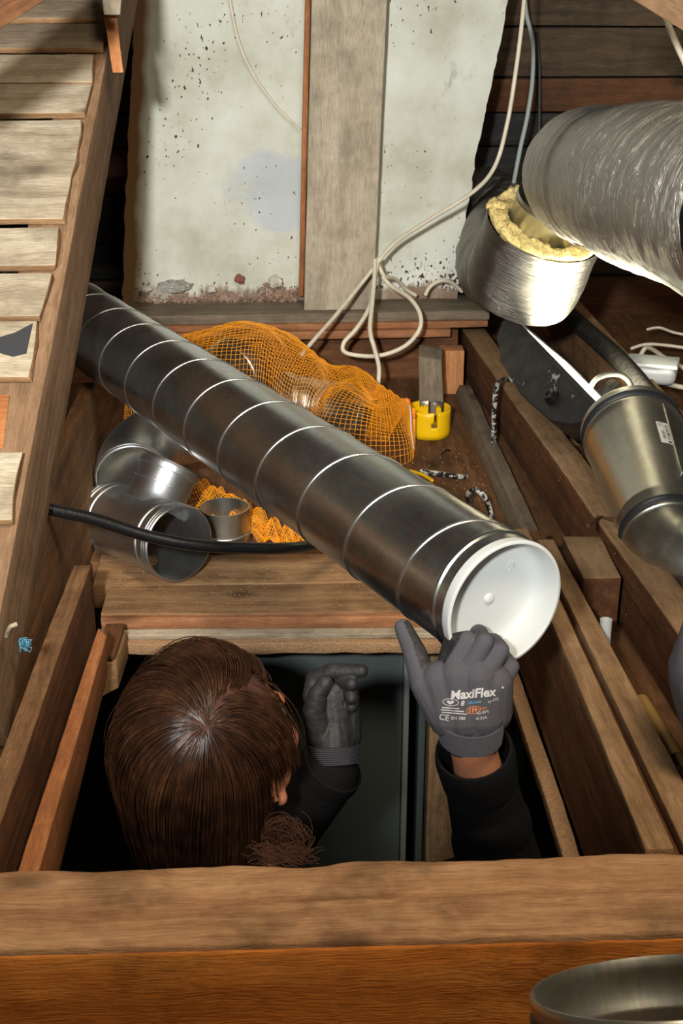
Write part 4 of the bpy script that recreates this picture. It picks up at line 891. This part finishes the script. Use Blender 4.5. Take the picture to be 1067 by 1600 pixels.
# orientation of the lettering: which side of the label faces right in the room
rgt = 1 if (labpt(.5, 1)-labpt(.5, 0)).dot(RT) > 0 else -1
J = lambda j: j if rgt > 0 else 1-j
def ink(i0, i1, j0, j1): patch('printed_mark', i0, i1, J(j0), J(j1), M['ink'], lab, .0012)
rs = random.Random(9)
i = .42
while i < .78:
    t = rs.choice((.006, .010, .016)); ink(i, i+t, .26, .50); i += t+rs.choice((.008, .012))
for k in range(5):
    for s in range(rs.randint(3, 5)): ink(.04+s*.06, .075+s*.06+rs.uniform(0, .012), .08+k*.1, .12+k*.1)
ink(.88, .96, .62, .92); ink(.82, .84, .32, .40)
def label_text(s, ic, jc, size):
    me = text_mesh(s, size, .02)
    for vtx in me.vertices:
        x, y = vtx.co.x, vtx.co.y
        vtx.co = labpt(ic+x/(LBs[1]-LBs[0]), J(jc+y/(2*.0125)*1.0), .0013)
    link('printed_text', me, M['ink'], lab)
label_text('NORD', .31, .74, .0085); label_text('T', .54, .74, .011); label_text('80257', .70, .74, .007)
pb = empty('pressed_bend', rB+rdv*.1-ZZ*.08, 'pressed galvanised bend fitted to the lower end of the reducer', 'duct fitting')
bend('bend_body', pb, rB+rdv*.012, -rdv, (RT*.9-FW*.5-UP*.2), .105, .0765, 'galvdull', gore=True, steps=3)
# black pole on the far joist, junction box
T(tube('black_pole', [atz(878, 484, .024), atz(905, 507, .024), atz(980, 577, .024), atz(1067, 692, .024), atz(1110, 760, .024)], lambda t: .024, M['tar'], n=14, seg=18), 'black tarred pole lying along the far joist', 'pole')
jb = atz(990, 580, -.10); jb = atd(1018, 580, 3.12)
def rounded_box(name, c, sx, sy, sz, r, mat, parent=None, rotz=0., seg=4):
    bm = bmesh.new(); bmesh.ops.create_cube(bm, size=1); bmesh.ops.scale(bm, vec=(sx, sy, sz), verts=bm.verts); bmesh.ops.bevel(bm, geom=bm.edges[:], offset=r, segments=seg, affect='EDGES', profile=.5)
    me = bpy.data.meshes.new(name); bm.to_mesh(me); bm.free(); return link(name, me, mat, parent, Matrix.Translation(c) @ Matrix.Rotation(rotz, 4, 'Z'))
jbo = empty('junction_box', jb-ZZ*.03, 'white rounded junction box behind the black pole', 'box')
rounded_box('box_body', jb, .12, .085, .05, .02, M['cap'], jbo, -.35); rounded_box('box_lid', jb+ZZ*.024, .126, .091, .010, .0045, M['cap'], jbo, -.35)
# grey cloth shape at the right edge, collar ring in the foreground
def cloth_bag():
    c = V((.540, 1.30, .125)); e = empty('tool_bag', V((c.x, c.y, .0)), 'blue-grey cloth bag standing at the right edge on the wide joist', 'bag')
    bm = bmesh.new(); bmesh.ops.create_icosphere(bm, subdivisions=5, radius=1)
    for v in bm.verts:
        p = v.co; k = (abs(p.x)**3.2+abs(p.y)**3.2+abs(p.z)**3.2)**(-1/3.2); q = p*k; s = 1-.18*max(0, q.z)-.25*max(0, -q.z)
        v.co = V((q.x*.088*s, q.y*.085*s, q.z*.125))+noise.noise_vector(p*2)*.008
    me = bpy.data.meshes.new('bag'); bm.to_mesh(me); bm.free(); link('bag_body', me, M['greycloth'], e, Matrix.Translation(c))
    v, f = sweep(catmull([c+V((-.05, 0, .11)), c+V((-.04, 0, .16)), c+V((0, 0, .18)), c+V((.04, 0, .16)), c+V((.05, 0, .11))], 6), .008, 8); centre_mesh('carry_handle', v, f, M['greycloth'], e)
cloth_bag()
cc = atd(1045, 1538, 1.02); cr_ = ray(1045, 1530).normalized(); cp_ = UP*.985-RT*.13; cp_ = (cp_-cr_*cp_.dot(cr_)).normalized(); cn_ = (cp_*.975-cr_*.222).normalized()
col = empty('collar_fitting', cc-cn_*.2, 'galvanised duct collar with black seal at the lower right corner', 'duct fitting')
CRr = .110
lathed('collar_wall', [(0, CRr-.002), (.0, CRr), (-.003, CRr+.0018), (-.007, CRr+.002), (-.011, CRr+.0012), (-.013, CRr), (-.24, CRr), (-.24, CRr-.0016), (-.05, CRr-.0016), (-.046, CRr-.0034), (-.042, CRr-.0034), (-.038, CRr-.0016), (-.018, CRr-.0016), (-.012, CRr-.003), (-.006, CRr-.0035)], cc, cn_, M['galvdull'], col, 128, True)
lathed('rubber_seal', [(-.016, CRr-.001), (-.018, CRr+.003), (-.021, CRr+.001), (-.024, CRr+.0035), (-.027, CRr+.001), (-.030, CRr+.003), (-.033, CRr-.001)], cc, cn_, M['rubber'], col, 128)
# red plastic thing on the room below's far side, glimpsed behind the wrist
rc0 = aty(776, 1130, 1.92)
rp = empty('red_tube', V((rc0.x, rc0.y, -.66)), 'narrow red tube glimpsed behind the wrist of the raised hand', 'tube')
lathed('tube_body', [(0, .0001), (0, .019), (.003, .0205), (.36, .0205), (.372, .017), (.376, .012), (.376, .0001)], V((rc0.x, rc0.y, -.66)), ZZ, M['redplastic'], rp, 40); lathed('tube_cap', [(.374, .011), (.40, .011), (.402, .009), (.402, .0001)], V((rc0.x, rc0.y, -.66)), ZZ, M['cap'], rp, 24)
# ================================================================== RUBBLE, CRUMBS, SAWDUST
def chips(name, regions, mat, rs, kind='stuff', label=None):
    v = []; f = []
    for cnt, x0, x1, y0, y1, zf, s0, s1 in regions:
        for _ in range(cnt):
            x, y = rs.uniform(x0, x1), rs.uniform(y0, y1); s = rs.uniform(s0, s1)*rs.random()**.5; z = zf(x, y) if callable(zf) else zf
            c = V((x, y, z+s*.3)); b = len(v); q = Matrix.Rotation(rs.uniform(0, 6.3), 3, V((rs.gauss(0, 1), rs.gauss(0, 1), rs.gauss(0, 1))).normalized())
            for p in ((1, 0, 0), (-1, 0, 0), (0, 1, 0), (0, -1, 0), (0, 0, 1), (0, 0, -1)): v.append(c+q @ (V(p)*s*rs.uniform(.5, 1)))
            for t in ((0, 2, 4), (2, 1, 4), (1, 3, 4), (3, 0, 4), (2, 0, 5), (1, 2, 5), (3, 1, 5), (0, 3, 5)): f.append(tuple(b+i for i in t))
    o = centre_mesh(name, v, f, mat, smooth=False); return tag(o, label, None, None, kind)
rs = random.Random(11)
tag(chips('rubble', [(330, -.41, .03, 3.425, 3.465, lambda x, y: .078+max(0, (y-3.425))*1.1*rs.random(), .003, .010), (260, -.08, .03, 3.43, 3.465, lambda x, y: .078+max(0, (y-3.425))*1.7*rs.random(), .004, .014)], M['rubblem'], rs), 'crumbled mortar and brick along the foot of the whitewashed wall')
tag(chips('sawdust', [(1500, -.33, .38, 1.99, 2.2, -.1185, .0006, .0024), (900, .0, .43, 2.3, 2.8, -.1195, .0008, .003), (200, .49, .60, 1.7, 3.2, .001, .0006, .002)], M['chip'], rs), 'sawdust and shavings scattered over header planks and bay floor')
def stone(name, c, s, m, label, seed):
    bm = bmesh.new(); bmesh.ops.create_icosphere(bm, subdivisions=3, radius=1)
    for v in bm.verts: v.co = V((v.co.x*s[0], v.co.y*s[1], v.co.z*s[2]))*(1+.35*noise.noise(v.co*1.6+V((seed, 0, 0)))+.12*noise.noise(v.co*5))
    me = bpy.data.meshes.new(name); bm.to_mesh(me); bm.free(); return T(link(name, me, m, None, Matrix.Translation(c), smooth=False), label, 'stone')
stone('plaster_chunk', aty(430, 440, 3.425), (.019, .014, .017), M['stone'], 'pale plaster chunk among the rubble near the post foot', 1)
stone('plaster_chunk', aty(228, 452, 3.425), (.014, .012, .010), M['stone'], 'pale plaster lump at the left end of the rubble', 2)
stone('plaster_chunk', aty(330, 452, 3.42), (.013, .012, .010), M['stone'], 'small pale plaster lump right of the clear wrapper', 3)
stone('brick_crumb', aty(374, 436, 3.43), (.013, .012, .012), plain('red_brick', srgb(140, 84, 70), .95, bump=.8, bscale=80.), 'reddish brick crumb in the rubble heap', 4)
bm = bmesh.new(); bmesh.ops.create_icosphere(bm, subdivisions=4, radius=1)
for v in bm.verts: v.co = V((v.co.x*.042, v.co.y*.018, v.co.z*.016))*(1+.3*noise.noise(v.co*2.2)+.15*abs(noise.noise(v.co*6)))
me = bpy.data.meshes.new('wrapper'); bm.to_mesh(me); bm.free(); T(link('clear_wrapper', me, M['clear'], None, Matrix.Translation(aty(272, 447, 3.41)), smooth=False), 'crumpled clear plastic wrapper lying in the rubble on the sill', 'wrapper')
# ================================================================== PERSON
HC = atd(343, 1162, 1.57)
yw, ph = math.radians(31), math.radians(12)
hf = V((math.sin(yw)*math.cos(ph), math.cos(yw)*math.cos(ph), math.sin(ph))); hr = V((math.cos(yw), -math.sin(yw), 0)); hu = hr.cross(hf)
HF = Matrix(((hr.x, hf.x, hu.x), (hr.y, hf.y, hu.y), (hr.z, hf.z, hu.z)))
HP = lambda x, y, z: HC+hr*x+hf*y+hu*z
person = empty('person', V((HC.x, HC.y, LZ)), 'long-haired person in black seen from behind, reaching up through the hatch', 'person')
SC = HC+V((.005, -.02, -.265)); SRt = SC+V((.165, .02, -.05)); SLt = SC+V((-.155, .02, -.05))
WR = atd(737, 1158, 1.425*1.05); ER = V((.275, 1.36, -.22)); WL = atd(521, 1196, 1.72); EL = V((-.07, 1.50, -.29))
PV = V((HC.x, HC.y-.02, HC.z-.80)); KR = PV+V((.10, .02, -.42)); KL = PV+V((-.10, .02, -.42)); AR = V((KR.x, KR.y-.02, LZ+.09)); AL = V((KL.x, KL.y-.02, LZ+.09))
I3 = Matrix.Identity(3)
caps = [(HP(0, -.03, -.075), .058, SC+V((0, .005, .03)), .066), (SC+V((-.10, 0, 0)), .062, SC+V((.10, 0, 0)), .062), (SC+V((-.05, .0, -.12)), .115, SC+V((.05, 0, -.12)), .115),
        (SC+V((0, .01, -.2)), .13, PV+V((0, 0, .12)), .115), (PV+V((-.05, 0, 0)), .115, PV+V((.05, 0, 0)), .115),
        (SRt, .054, ER, .042), (ER, .042, WR, .027), (SLt, .054, EL, .042), (EL, .042, WL, .027), (SC+V((.09, 0, -.01)), .06, SRt, .054), (SC+V((-.09, 0, -.01)), .06, SLt, .054),
        (PV+V((.09, 0, -.04)), .085, KR, .056), (KR, .056, AR, .036), (PV+V((-.09, 0, -.04)), .085, KL, .056), (KL, .056, AL, .036), (AR, .04, AR+V((0, .14, -.05)), .03), (AL, .04, AL+V((0, .14, -.05)), .03),
        # jaw, chin, nose, brow, lips, ears
        (HP(-.03, .04, -.075), .034, HP(.03, .04, -.075), .034), (HP(-.012, .082, -.098), .021, HP(.012, .082, -.098), .021), (HP(0, .096, -.004), .009, HP(0, .112, -.040), .0135), (HP(-.011, .098, -.043), .009, HP(.011, .098, -.043), .009),
        (HP(-.032, .088, .008), .011, HP(.032, .088, .008), .011), (HP(-.018, .094, -.066), .007, HP(.018, .094, -.066), .007), (HP(-.016, .092, -.076), .008, HP(.016, .092, -.076), .008),
        (HP(.045, .06, -.03), .026, HP(.034, .07, -.05), .024), (HP(-.045, .06, -.03), .026, HP(-.034, .07, -.05), .024)]
ells = [ell(HP(0, -.010, .020), .077, .097, .090, HF), ell(HP(0, .036, -.035), .062, .064, .078, HF)]
for sg in (-1, 1):
    ef = HF @ Matrix.Rotation(sg*-.35, 3, 'Z')
    for i in range(9):       # ear: a curled rim, a bowl and a lobe
        a0, a1 = (math.radians(-30+i*30), math.radians(-30+(i+1)*30)); q = lambda a: HP(sg*(.083+.004*math.cos(a)), -.008-.018*math.cos(a)*1.0, -.026+.029*math.sin(a))
        caps.append((q(a0), .0052, q(a1), .0052))
    ells.append(ell(HP(sg*.078, -.006, -.028), .006, .016, .024, ef)); ells.append(ell(HP(sg*.0815, -.002, -.060), .0062, .0095, .0115, ef))
body = link('body', blob(caps, .0042, 2, ells), M['skin'], person)
for sg in (-1, 1):
    e = lathed('eye', [(-.012*math.cos(math.pi*i/10), .012*math.sin(math.pi*i/10)+1e-5) for i in range(11)], HP(sg*.032, .083, -.014), hf, M['eye'], person, 20)
    lathed('iris', [(.0105, .0056), (.0122, .0045), (.0126, .0001)], HP(sg*.032, .083, -.014), hf, M['hairbase'], e, 16)
link('lips', blob([(HP(-.017, .098, -.068), .0045, HP(.017, .098, -.068), .0045), (HP(-.014, .096, -.076), .0055, HP(.014, .096, -.076), .0055)], .0025, 2), M['lip'], person)
# clothes
fa = lambda a, b, t: a.lerp(b, t)
sl = [(SC+V((0, .0, .05)), .070, SC+V((0, .0, .02)), .085), (SC+V((-.10, 0, 0)), .074, SC+V((.10, 0, 0)), .074), (SC+V((-.05, .0, -.12)), .130, SC+V((.05, 0, -.12)), .130), (SC+V((0, .01, -.2)), .145, PV+V((0, 0, .06)), .135),
      (SC+V((.09, 0, -.01)), .072, SRt, .068), (SC+V((-.09, 0, -.01)), .072, SLt, .068), (SRt, .068, ER, .060), (ER, .060, fa(ER, WR, .73), .0445), (SLt, .068, EL, .058), (EL, .058, fa(EL, WL, .93), .044)]
for i in range(5):           # loose folds round the sleeves
    t = .08+i*.10; a = fa(ER, WR, t); d, u, v = axes(WR-ER); an = i*2.3; sl.append((a+(u*math.cos(an)+v*math.sin(an))*.009, .050-.010*t, a+(u*math.cos(an+1)+v*math.sin(an+1))*.009+d*.03, .049-.010*t))
link('sweater', blob(sl, .006, 1), M['sweater'], person)
d, u, v = axes(WR-ER); ce = fa(ER, WR, .865)
lathed('sleeve_cuff', [(-.03, .046), (0, .0475), (.012, .048), (.022, .047), (.028, .0455), (.029, .043), (.025, .041), (-.03, .041)], ce, WR-ER, M['sweater'], person, 40, True)
d, u, v = axes(WL-EL); lathed('sleeve_cuff', [(0, .044), (.012, .045), (.024, .044), (.026, .041), (.0, .039)], fa(EL, WL, .90), WL-EL, M['sweater'], person, 40, True)
tr = [(PV+V((-.05, 0, .06)), .130, PV+V((.05, 0, .06)), .130), (PV+V((-.05, 0, -.02)), .128, PV+V((.05, 0, -.02)), .128), (PV+V((.09, 0, -.04)), .098, KR, .072), (KR, .072, AR+V((0, 0, .02)), .060), (PV+V((-.09, 0, -.04)), .098, KL, .072), (KL, .072, AL+V((0, 0, .02)), .060)]
link('trousers', blob(tr, .008, 1), M['trouser'], person)
for A in (AR, AL): link('boot', blob([(A+V((0, 0, .03)), .052, A+V((0, .0, -.045)), .044), (A+V((0, .0, -.042)), .046, A+V((0, .15, -.05)), .040)], .007, 1), M['boot'], person)
link('collar', blob([(HP(-.05+.0, -.055, -.145)+V((0, 0, -.03)), .016, HP(.05, -.06, -.145)+V((0, 0, -.03)), .016)], .005, 1), M['greycloth'], person)
# ------------------------------------------------------------------ gloves
def glove(name, caps, coat, cuffp, label, voxel=.0017):
    me = blob(caps, voxel, 2); o = link(name, me, [M['glove'], M['palm']], person); o['label'] = label
    for p in me.polygons:
        c = p.center; best = 9; bi = 0
        for i, (a, ra, b, rb) in enumerate(caps):
            ab = b-a; t = max(0, min(1, (c-a).dot(ab)/max(ab.length_squared, 1e-9))); dd = (c-a-ab*t).length-(ra+(rb-ra)*t)
            if dd < best: best = dd; bi = i
        p.material_index = 1 if coat(bi, p.normal, c) else 0
    a, b, ra, rb = cuffp; n = 9; prof = []
    for i in range(n*4+1):
        t = i/(n*4); prof.append(((b-a).length*t, ra+(rb-ra)*t+.0011*math.cos(t*n*2*math.pi)))
    prof += [((b-a).length, rb-.003), (0, ra-.003)]
    cf = lathed('ribbed_cuff', prof, a, b-a, M['glove'], o, 48, True); return o, me
HK = 1.05
D = lambda x, y, d: atd(x, y, d*HK)
gr = [  # palm
    (D(705, 1118, 1.415), 0.0279, D(688, 1062, 1.405), 0.0227), (D(728, 1118, 1.41), 0.0290, D(716, 1055, 1.395), 0.0217), (D(752, 1116, 1.41), 0.0290, D(748, 1058, 1.39), 0.0217), (D(768, 1112, 1.415), 0.0248, D(774, 1066, 1.395), 0.0207),
    (D(733, 1150, 1.425), 0.0300, D(738, 1100, 1.41), 0.0321),
    # thumb up along the outside of the duct
    (D(695, 1112, 1.415), 0.0248, D(664, 1070, 1.41), 0.0176), (D(664, 1070, 1.41), 0.0171, D(648, 1020, 1.43), 0.0140), (D(648, 1020, 1.43), 0.0140, D(630, 981, 1.455), 0.0109),
    # index: knuckle, bent over the rim, tip coming down beside the thumb
    (D(697, 1058, 1.40), 0.0140, D(730, 1000, 1.392), 0.0112), (D(730, 1000, 1.392), 0.0112, D(706, 1004, 1.415), 0.0109), (D(706, 1004, 1.415), 0.0109, D(692, 1046, 1.43), 0.0098),
    # middle, ring, little finger: over the rim into the cap
    (D(725, 1056, 1.392), 0.0136, D(757, 1003, 1.382), 0.0110), (D(757, 1003, 1.382), 0.0110, D(748, 992, 1.43), 0.0105), (D(748, 990, 1.43), 0.0114, D(735, 1015, 1.45), 0.0098),
    (D(753, 1060, 1.388), 0.0134, D(782, 1016, 1.388), 0.0105), (D(782, 1016, 1.388), 0.0105, D(774, 1005, 1.43), 0.0101), (D(770, 1003, 1.43), 0.0109, D(757, 1025, 1.45), 0.0098),
    (D(776, 1074, 1.395), 0.0129, D(799, 1042, 1.402), 0.0097), (D(799, 1042, 1.402), 0.0097, D(790, 1030, 1.43), 0.0093), (D(784, 1024, 1.43), 0.0101, D(774, 1040, 1.445), 0.0093)]
vdir = ray(720, 1060).normalized()
def coat_r(i, n, c):
    if i == 10 or i == 9: return True
    if i in (6, 7): return n.dot(RT*.8-UP*.1-vdir*.6) > .35
    if i == 8: return n.dot(-RT) > .75
    return n.dot(vdir) > .35
og, gm = glove('glove', gr, coat_r, (atd(736, 1122, 1.483), atd(735, 1152, 1.496), .0382, .0361), 'dark grey knit glove with pale print, gripping the duct cap')
D = atd
gl = [(D(508, 1160, 1.73), .026, D(500, 1090, 1.725), .021), (D(528, 1160, 1.73), .026, D(520, 1085, 1.725), .021), (D(540, 1150, 1.735), .022, D(540, 1090, 1.735), .019), (D(522, 1180, 1.72), .027, D(520, 1150, 1.725), .028),
      # thumb folded along the left of the palm
      (D(500, 1150, 1.72), .019, D(490, 1112, 1.705), .0155), (D(490, 1112, 1.705), .0155, D(496, 1084, 1.695), .0125), (D(496, 1084, 1.695), .012, D(508, 1066, 1.69), .0105),
      # fingers bent over towards the right
      (D(490, 1088, 1.725), .0155, D(492, 1062, 1.73), .0132), (D(492, 1062, 1.73), .0132, D(520, 1049, 1.715), .0118), (D(520, 1049, 1.715), .0118, D(565, 1048, 1.70), .0092),
      (D(510, 1084, 1.74), .015, D(506, 1060, 1.75), .013), (D(506, 1060, 1.75), .013, D(530, 1060, 1.72), .0115), (D(530, 1060, 1.72), .0115, D(549, 1068, 1.70), .0095),
      (D(526, 1086, 1.75), .0145, D(524, 1066, 1.76), .0125), (D(524, 1066, 1.76), .0125, D(541, 1072, 1.725), .011), (D(541, 1072, 1.725), .011, D(549, 1090, 1.705), .0092),
      (D(542, 1094, 1.75), .0135, D(542, 1076, 1.755), .0115), (D(542, 1076, 1.755), .0115, D(550, 1086, 1.73), .0098), (D(550, 1086, 1.73), .0098, D(549, 1104, 1.712), .0085)]
ol, glm = glove('glove', gl, lambda i, n, c: n.dot(vdir) < .45, (D(521, 1165, 1.722), D(522, 1192, 1.72), .0335, .033), 'black coated palm of the other glove, fingers bent over')
# lettering printed on the back of the right glove
bv = BVHTree.FromPolygons([v.co for v in gm.vertices], [tuple(p.vertices) for p in gm.polygons])
def decal(me, cx, cy, size_px_frame, mat, rot=0., name='lettering', parent=None):
    """lay a flat mesh (metres, x right, y up) on the back of the hand around one point"""
    o = D(cx, cy, 1.30); X = (RT*math.cos(rot)+UP*math.sin(rot)); Y = (UP*math.cos(rot)-RT*math.sin(rot)); dr = ray(cx, cy).normalized(); bad = False
    for v in me.vertices:
        p = o+X*v.co.x+Y*v.co.y; h = bv.ray_cast(p, dr)
        v.co = (h[0]+h[1]*(.0007 if h[1].dot(dr) < 0 else -.0007)) if h[0] else p+dr*.11
    return link(name, me, mat, parent or og, smooth=False)
def fine(me, maxlen):
    bm = bmesh.new(); bm.from_mesh(me)
    bmesh.ops.triangulate(bm, faces=bm.faces)
    for _ in range(4):
        es = [e for e in bm.edges if e.calc_length() > maxlen]
        if not es: break
        bmesh.ops.subdivide_edges(bm, edges=es, cuts=1)
    bmesh.ops.triangulate(bm, faces=bm.faces); bm.to_mesh(me); bm.free(); return me
MM = 1.0/F*1.38*.945        # metres per pixel at the glove, seen at the start distance of the decal
def word(s, cx, cy, h_px, mat, rot=.07, shear=.25, bold=.02): return decal(fine(text_mesh(s, h_px*MM*1.35, bold, shear), .003), cx, cy, 0, mat, rot)
word('MaxiFlex', 738, 1084, 16.0, M['print'], .09, .2, .03)
word('8', 722, 1099, 9, M['print'], .05); word('Ultimate', 741, 1097, 5.0, M['printb'], .12, .3); word('by ATG', 770, 1094, 4.6, M['print'], .3, .3, .0)
word('CE', 694, 1121, 11, M['print'], -.15, .0, .0); word('EN 388', 716, 1122, 6.0, M['print'], -.04, 0, .005); word('4131A', 752, 1122, 5.5, M['print'], .15, 0, .005); word('42-874', 754, 1113, 5.5, M['print'], .2, 0, .0)
def flat_ring(rx, ry, wd, n=40):
    v = []; f = []
    for i in range(n):
        a = 2*math.pi*i/n; v += [(rx*math.cos(a), ry*math.sin(a), 0), ((rx-wd)*math.cos(a), (ry-wd)*math.sin(a), 0)]
    for i in range(n): j = (i+1) % n; f.append((2*i, 2*j, 2*j+1, 2*i+1))
    me = bpy.data.meshes.new('ring'); me.from_pydata([tuple(c*MM for c in p) for p in v], [], f); return me
def flat_poly(pts):
    me = bpy.data.meshes.new('poly'); me.from_pydata([(x*MM, y*MM, 0) for x, y in pts], [], [tuple(range(len(pts)))]); return fine(me, .003)
decal(flat_ring(14, 6.5, 1.0), 704, 1097, 0, M['print'], -.08, 'print_emblem')
decal(flat_poly([(-7, 1), (-4, 3.6), (0, 2), (4, 3.6), (7, 1), (4, -2.4), (0, -4), (-4, -2.4)]), 704, 1097, 0, M['print'], -.05, 'print_emblem')
decal(flat_ring(13, 6.5, .9), 740, 1109, 0, M['printo'], .2, 'print_emblem')
for k in range(3): decal(flat_poly([(-1.2, -4), (.8, -4), (3, 4), (1, 4)]), 733+k*5, 1110-k, 0, M['printo'], .1, 'print_emblem')
word('abrasion', 749, 1107, 5.5, M['printo'], .18, .2, 0)
for k, (y, x0, wd) in enumerate(((1106, 700, 15), (1110, 703, 20), (1114, 706, 22))):
    decal(flat_poly([(-wd, -.9), (wd, -.9), (wd, .7), (-wd, .7)]), x0+4, y, 0, M['print'], -.08, 'print_line')
decal(flat_ring(1.8, 1.8, 1.7, 12), 785, 1074, 0, M['print'], 0, 'print_mark')
# ------------------------------------------------------------------ hair
rs = random.Random(21)
hb = blob([(HP(0, -.075, -.05), .045, HP(0, -.07, -.14), .05), (HP(-.055, -.045, -.03), .035, HP(-.055, -.045, -.13), .03), (HP(.045, -.055, -.03), .035, HP(.045, -.06, -.13), .03)], .004, 3, [ell(HP(0, -.017, .026), .0825, .0985, .0925, HF)])
# keep the cap off the face
bm = bmesh.new(); bm.from_mesh(hb)
def L(p): q = p-HC; return V((q.dot(hr), q.dot(hf), q.dot(hu)))
kill = [v for v in bm.verts if (L(v.co).y > .05 and L(v.co).z < .062) or (L(v.co).y > .012 and L(v.co).z < .0) ]
bmesh.ops.delete(bm, geom=kill, context='VERTS'); bm.to_mesh(hb); bm.free()
cap_o = link('hair_underlayer', hb, M['hairbase'], person)
crown = V((.045, -.055, .082)).normalized()
RX, RY, RZ = .079, .097, .092; CC = V((0, -.014, .024))
def push(p, ex):
    q = p-CC
    if q.z < 0:          # below the widest line the hair hangs beside head and neck
        s = math.sqrt((q.x/(RX+ex))**2+(q.y/(RY+ex))**2)
        k = 1-.20*min(1, -q.z/.14) 
        if s < k and s > 1e-5: q.x *= k/s; q.y *= k/s
    else:
        s = math.sqrt((q.x/(RX+ex))**2+(q.y/(RY+ex))**2+(q.z/(RZ+ex))**2)
        if s < 1: q = q/s
    return CC+q
down = V((hr.z*-1, hf.z*-1, hu.z*-1)).normalized()     # gravity in head coordinates
def strand(az, th, layer, wob, length):
    d, u, v = axes(crown, V((0, 1, 0)))
    dirn = crown*math.cos(th)+(u*math.cos(az)+v*math.sin(az))*math.sin(th)
    p = push(CC+V((dirn.x*RX, dirn.y*RY, dirn.z*RZ)), layer); out = []; prev = None; st = .0125
    for k in range(int(length/st)):
        out.append(p); q = p-CC; nrm = V((q.x/RX**2, q.y/RY**2, max(q.z, -.0)/RZ**2)); nrm = nrm.normalized() if nrm.length > 1e-9 else V((0, 0, 1))
        away = (q.normalized()-crown*.999); part = V((1 if p.x > .045+.2*max(-.03, p.y) else -1, 0, 0))
        fall = min(1, max(0, (p-CC).angle(crown)/1.2)) if q.length > 1e-6 else 0
        w = away.normalized()*(1-.55*fall)+down*(.35+.9*fall)+part*(.55 if q.z > .02 and p.y > -.05 else 0)+V((-1.5, -.5, 0))*max(0, min(1, (p.y-.0)/.05))*(1 if p.x < .05 else .2)+V((0, -.15, 0))*(q.z < .04)
        w = w+noise.noise_vector(p*16+V((wob, wob*.3, layer*200)))*.13
        w = w-nrm*w.dot(nrm)
        if w.length < 1e-6: break
        w.normalize()
        if prev: w = (prev*.55+w*.45).normalized()
        prev = w; p = push(p+w*st, layer+.0006*math.sin(k*1.3+wob))
        if (p.y > .066 and p.z < .05) or (p.y > .02 and p.z < .0): break
        if p.x > .045 and p.y > -.042 and p.z < -.012+.1*max(0, p.y): break
        if p.z < -.19: break
    return out
polys = [[], [], []]
for g in range(470):
    th = math.acos(1-rs.random()**1.35*1.12); az = rs.random()*2*math.pi; lay = rs.choice((.0015, .003, .005, .007)); ln_ = rs.uniform(.16, .30); wob = rs.random()*9
    bin_ = rs.choice((0, 0, 1, 1, 1, 2))
    for c in range(13):
        s = strand(az+rs.gauss(0, .05)/max(.25, math.sin(th)), max(.02, th+rs.gauss(0, .03)), lay+rs.uniform(-.001, .0015), wob+rs.gauss(0, .12), ln_*rs.uniform(.85, 1.05))
        if len(s) > 3: polys[bin_].append([HP(*p) for p in s])
# looser strands on the left
for g in range(26):
    az = rs.uniform(0, 6.28); s = strand(az, rs.uniform(.5, 1.2), .011+rs.random()*.006, rs.random()*9, .26)
    if len(s) > 5: polys[2].append([HP(*p) for p in s])
# the curl gathered behind the ear
curl = []; cpos = atd(438, 1308, 1.455)
for g in range(120):
    r = rs.uniform(.008, .022); a0 = rs.uniform(0, 6.28); tilt = rs.uniform(-.5, .5); pl = []; o0 = cpos+V((rs.gauss(0, .007), rs.gauss(0, .008), rs.gauss(0, .007)))
    for k in range(14): a = a0+k*.33; pl.append(o0+RT*(math.cos(a)*r*(1-.02*k)+k*.0006)+UP*(math.sin(a)*r*.8)+FW*(tilt*r*math.sin(a*.7)+k*.0008))
    curl.append(pl)
for g in range(60):
    o0 = atd(405+rs.gauss(0, 12), 1335+rs.gauss(0, 8), 1.44); pl = [o0+RT*(k*.0042)+UP*(.006*math.sin(k*.5+g))+FW*(rs.gauss(0, .0006)) for k in range(14)]; curl.append(pl)
curves('hair_curl', curl, .00055, M['curl'], person)
for i in range(3): curves('hair', polys[i], .00042, M['hair'][i], person, radii=lambda t: 1.15-.75*t*t)
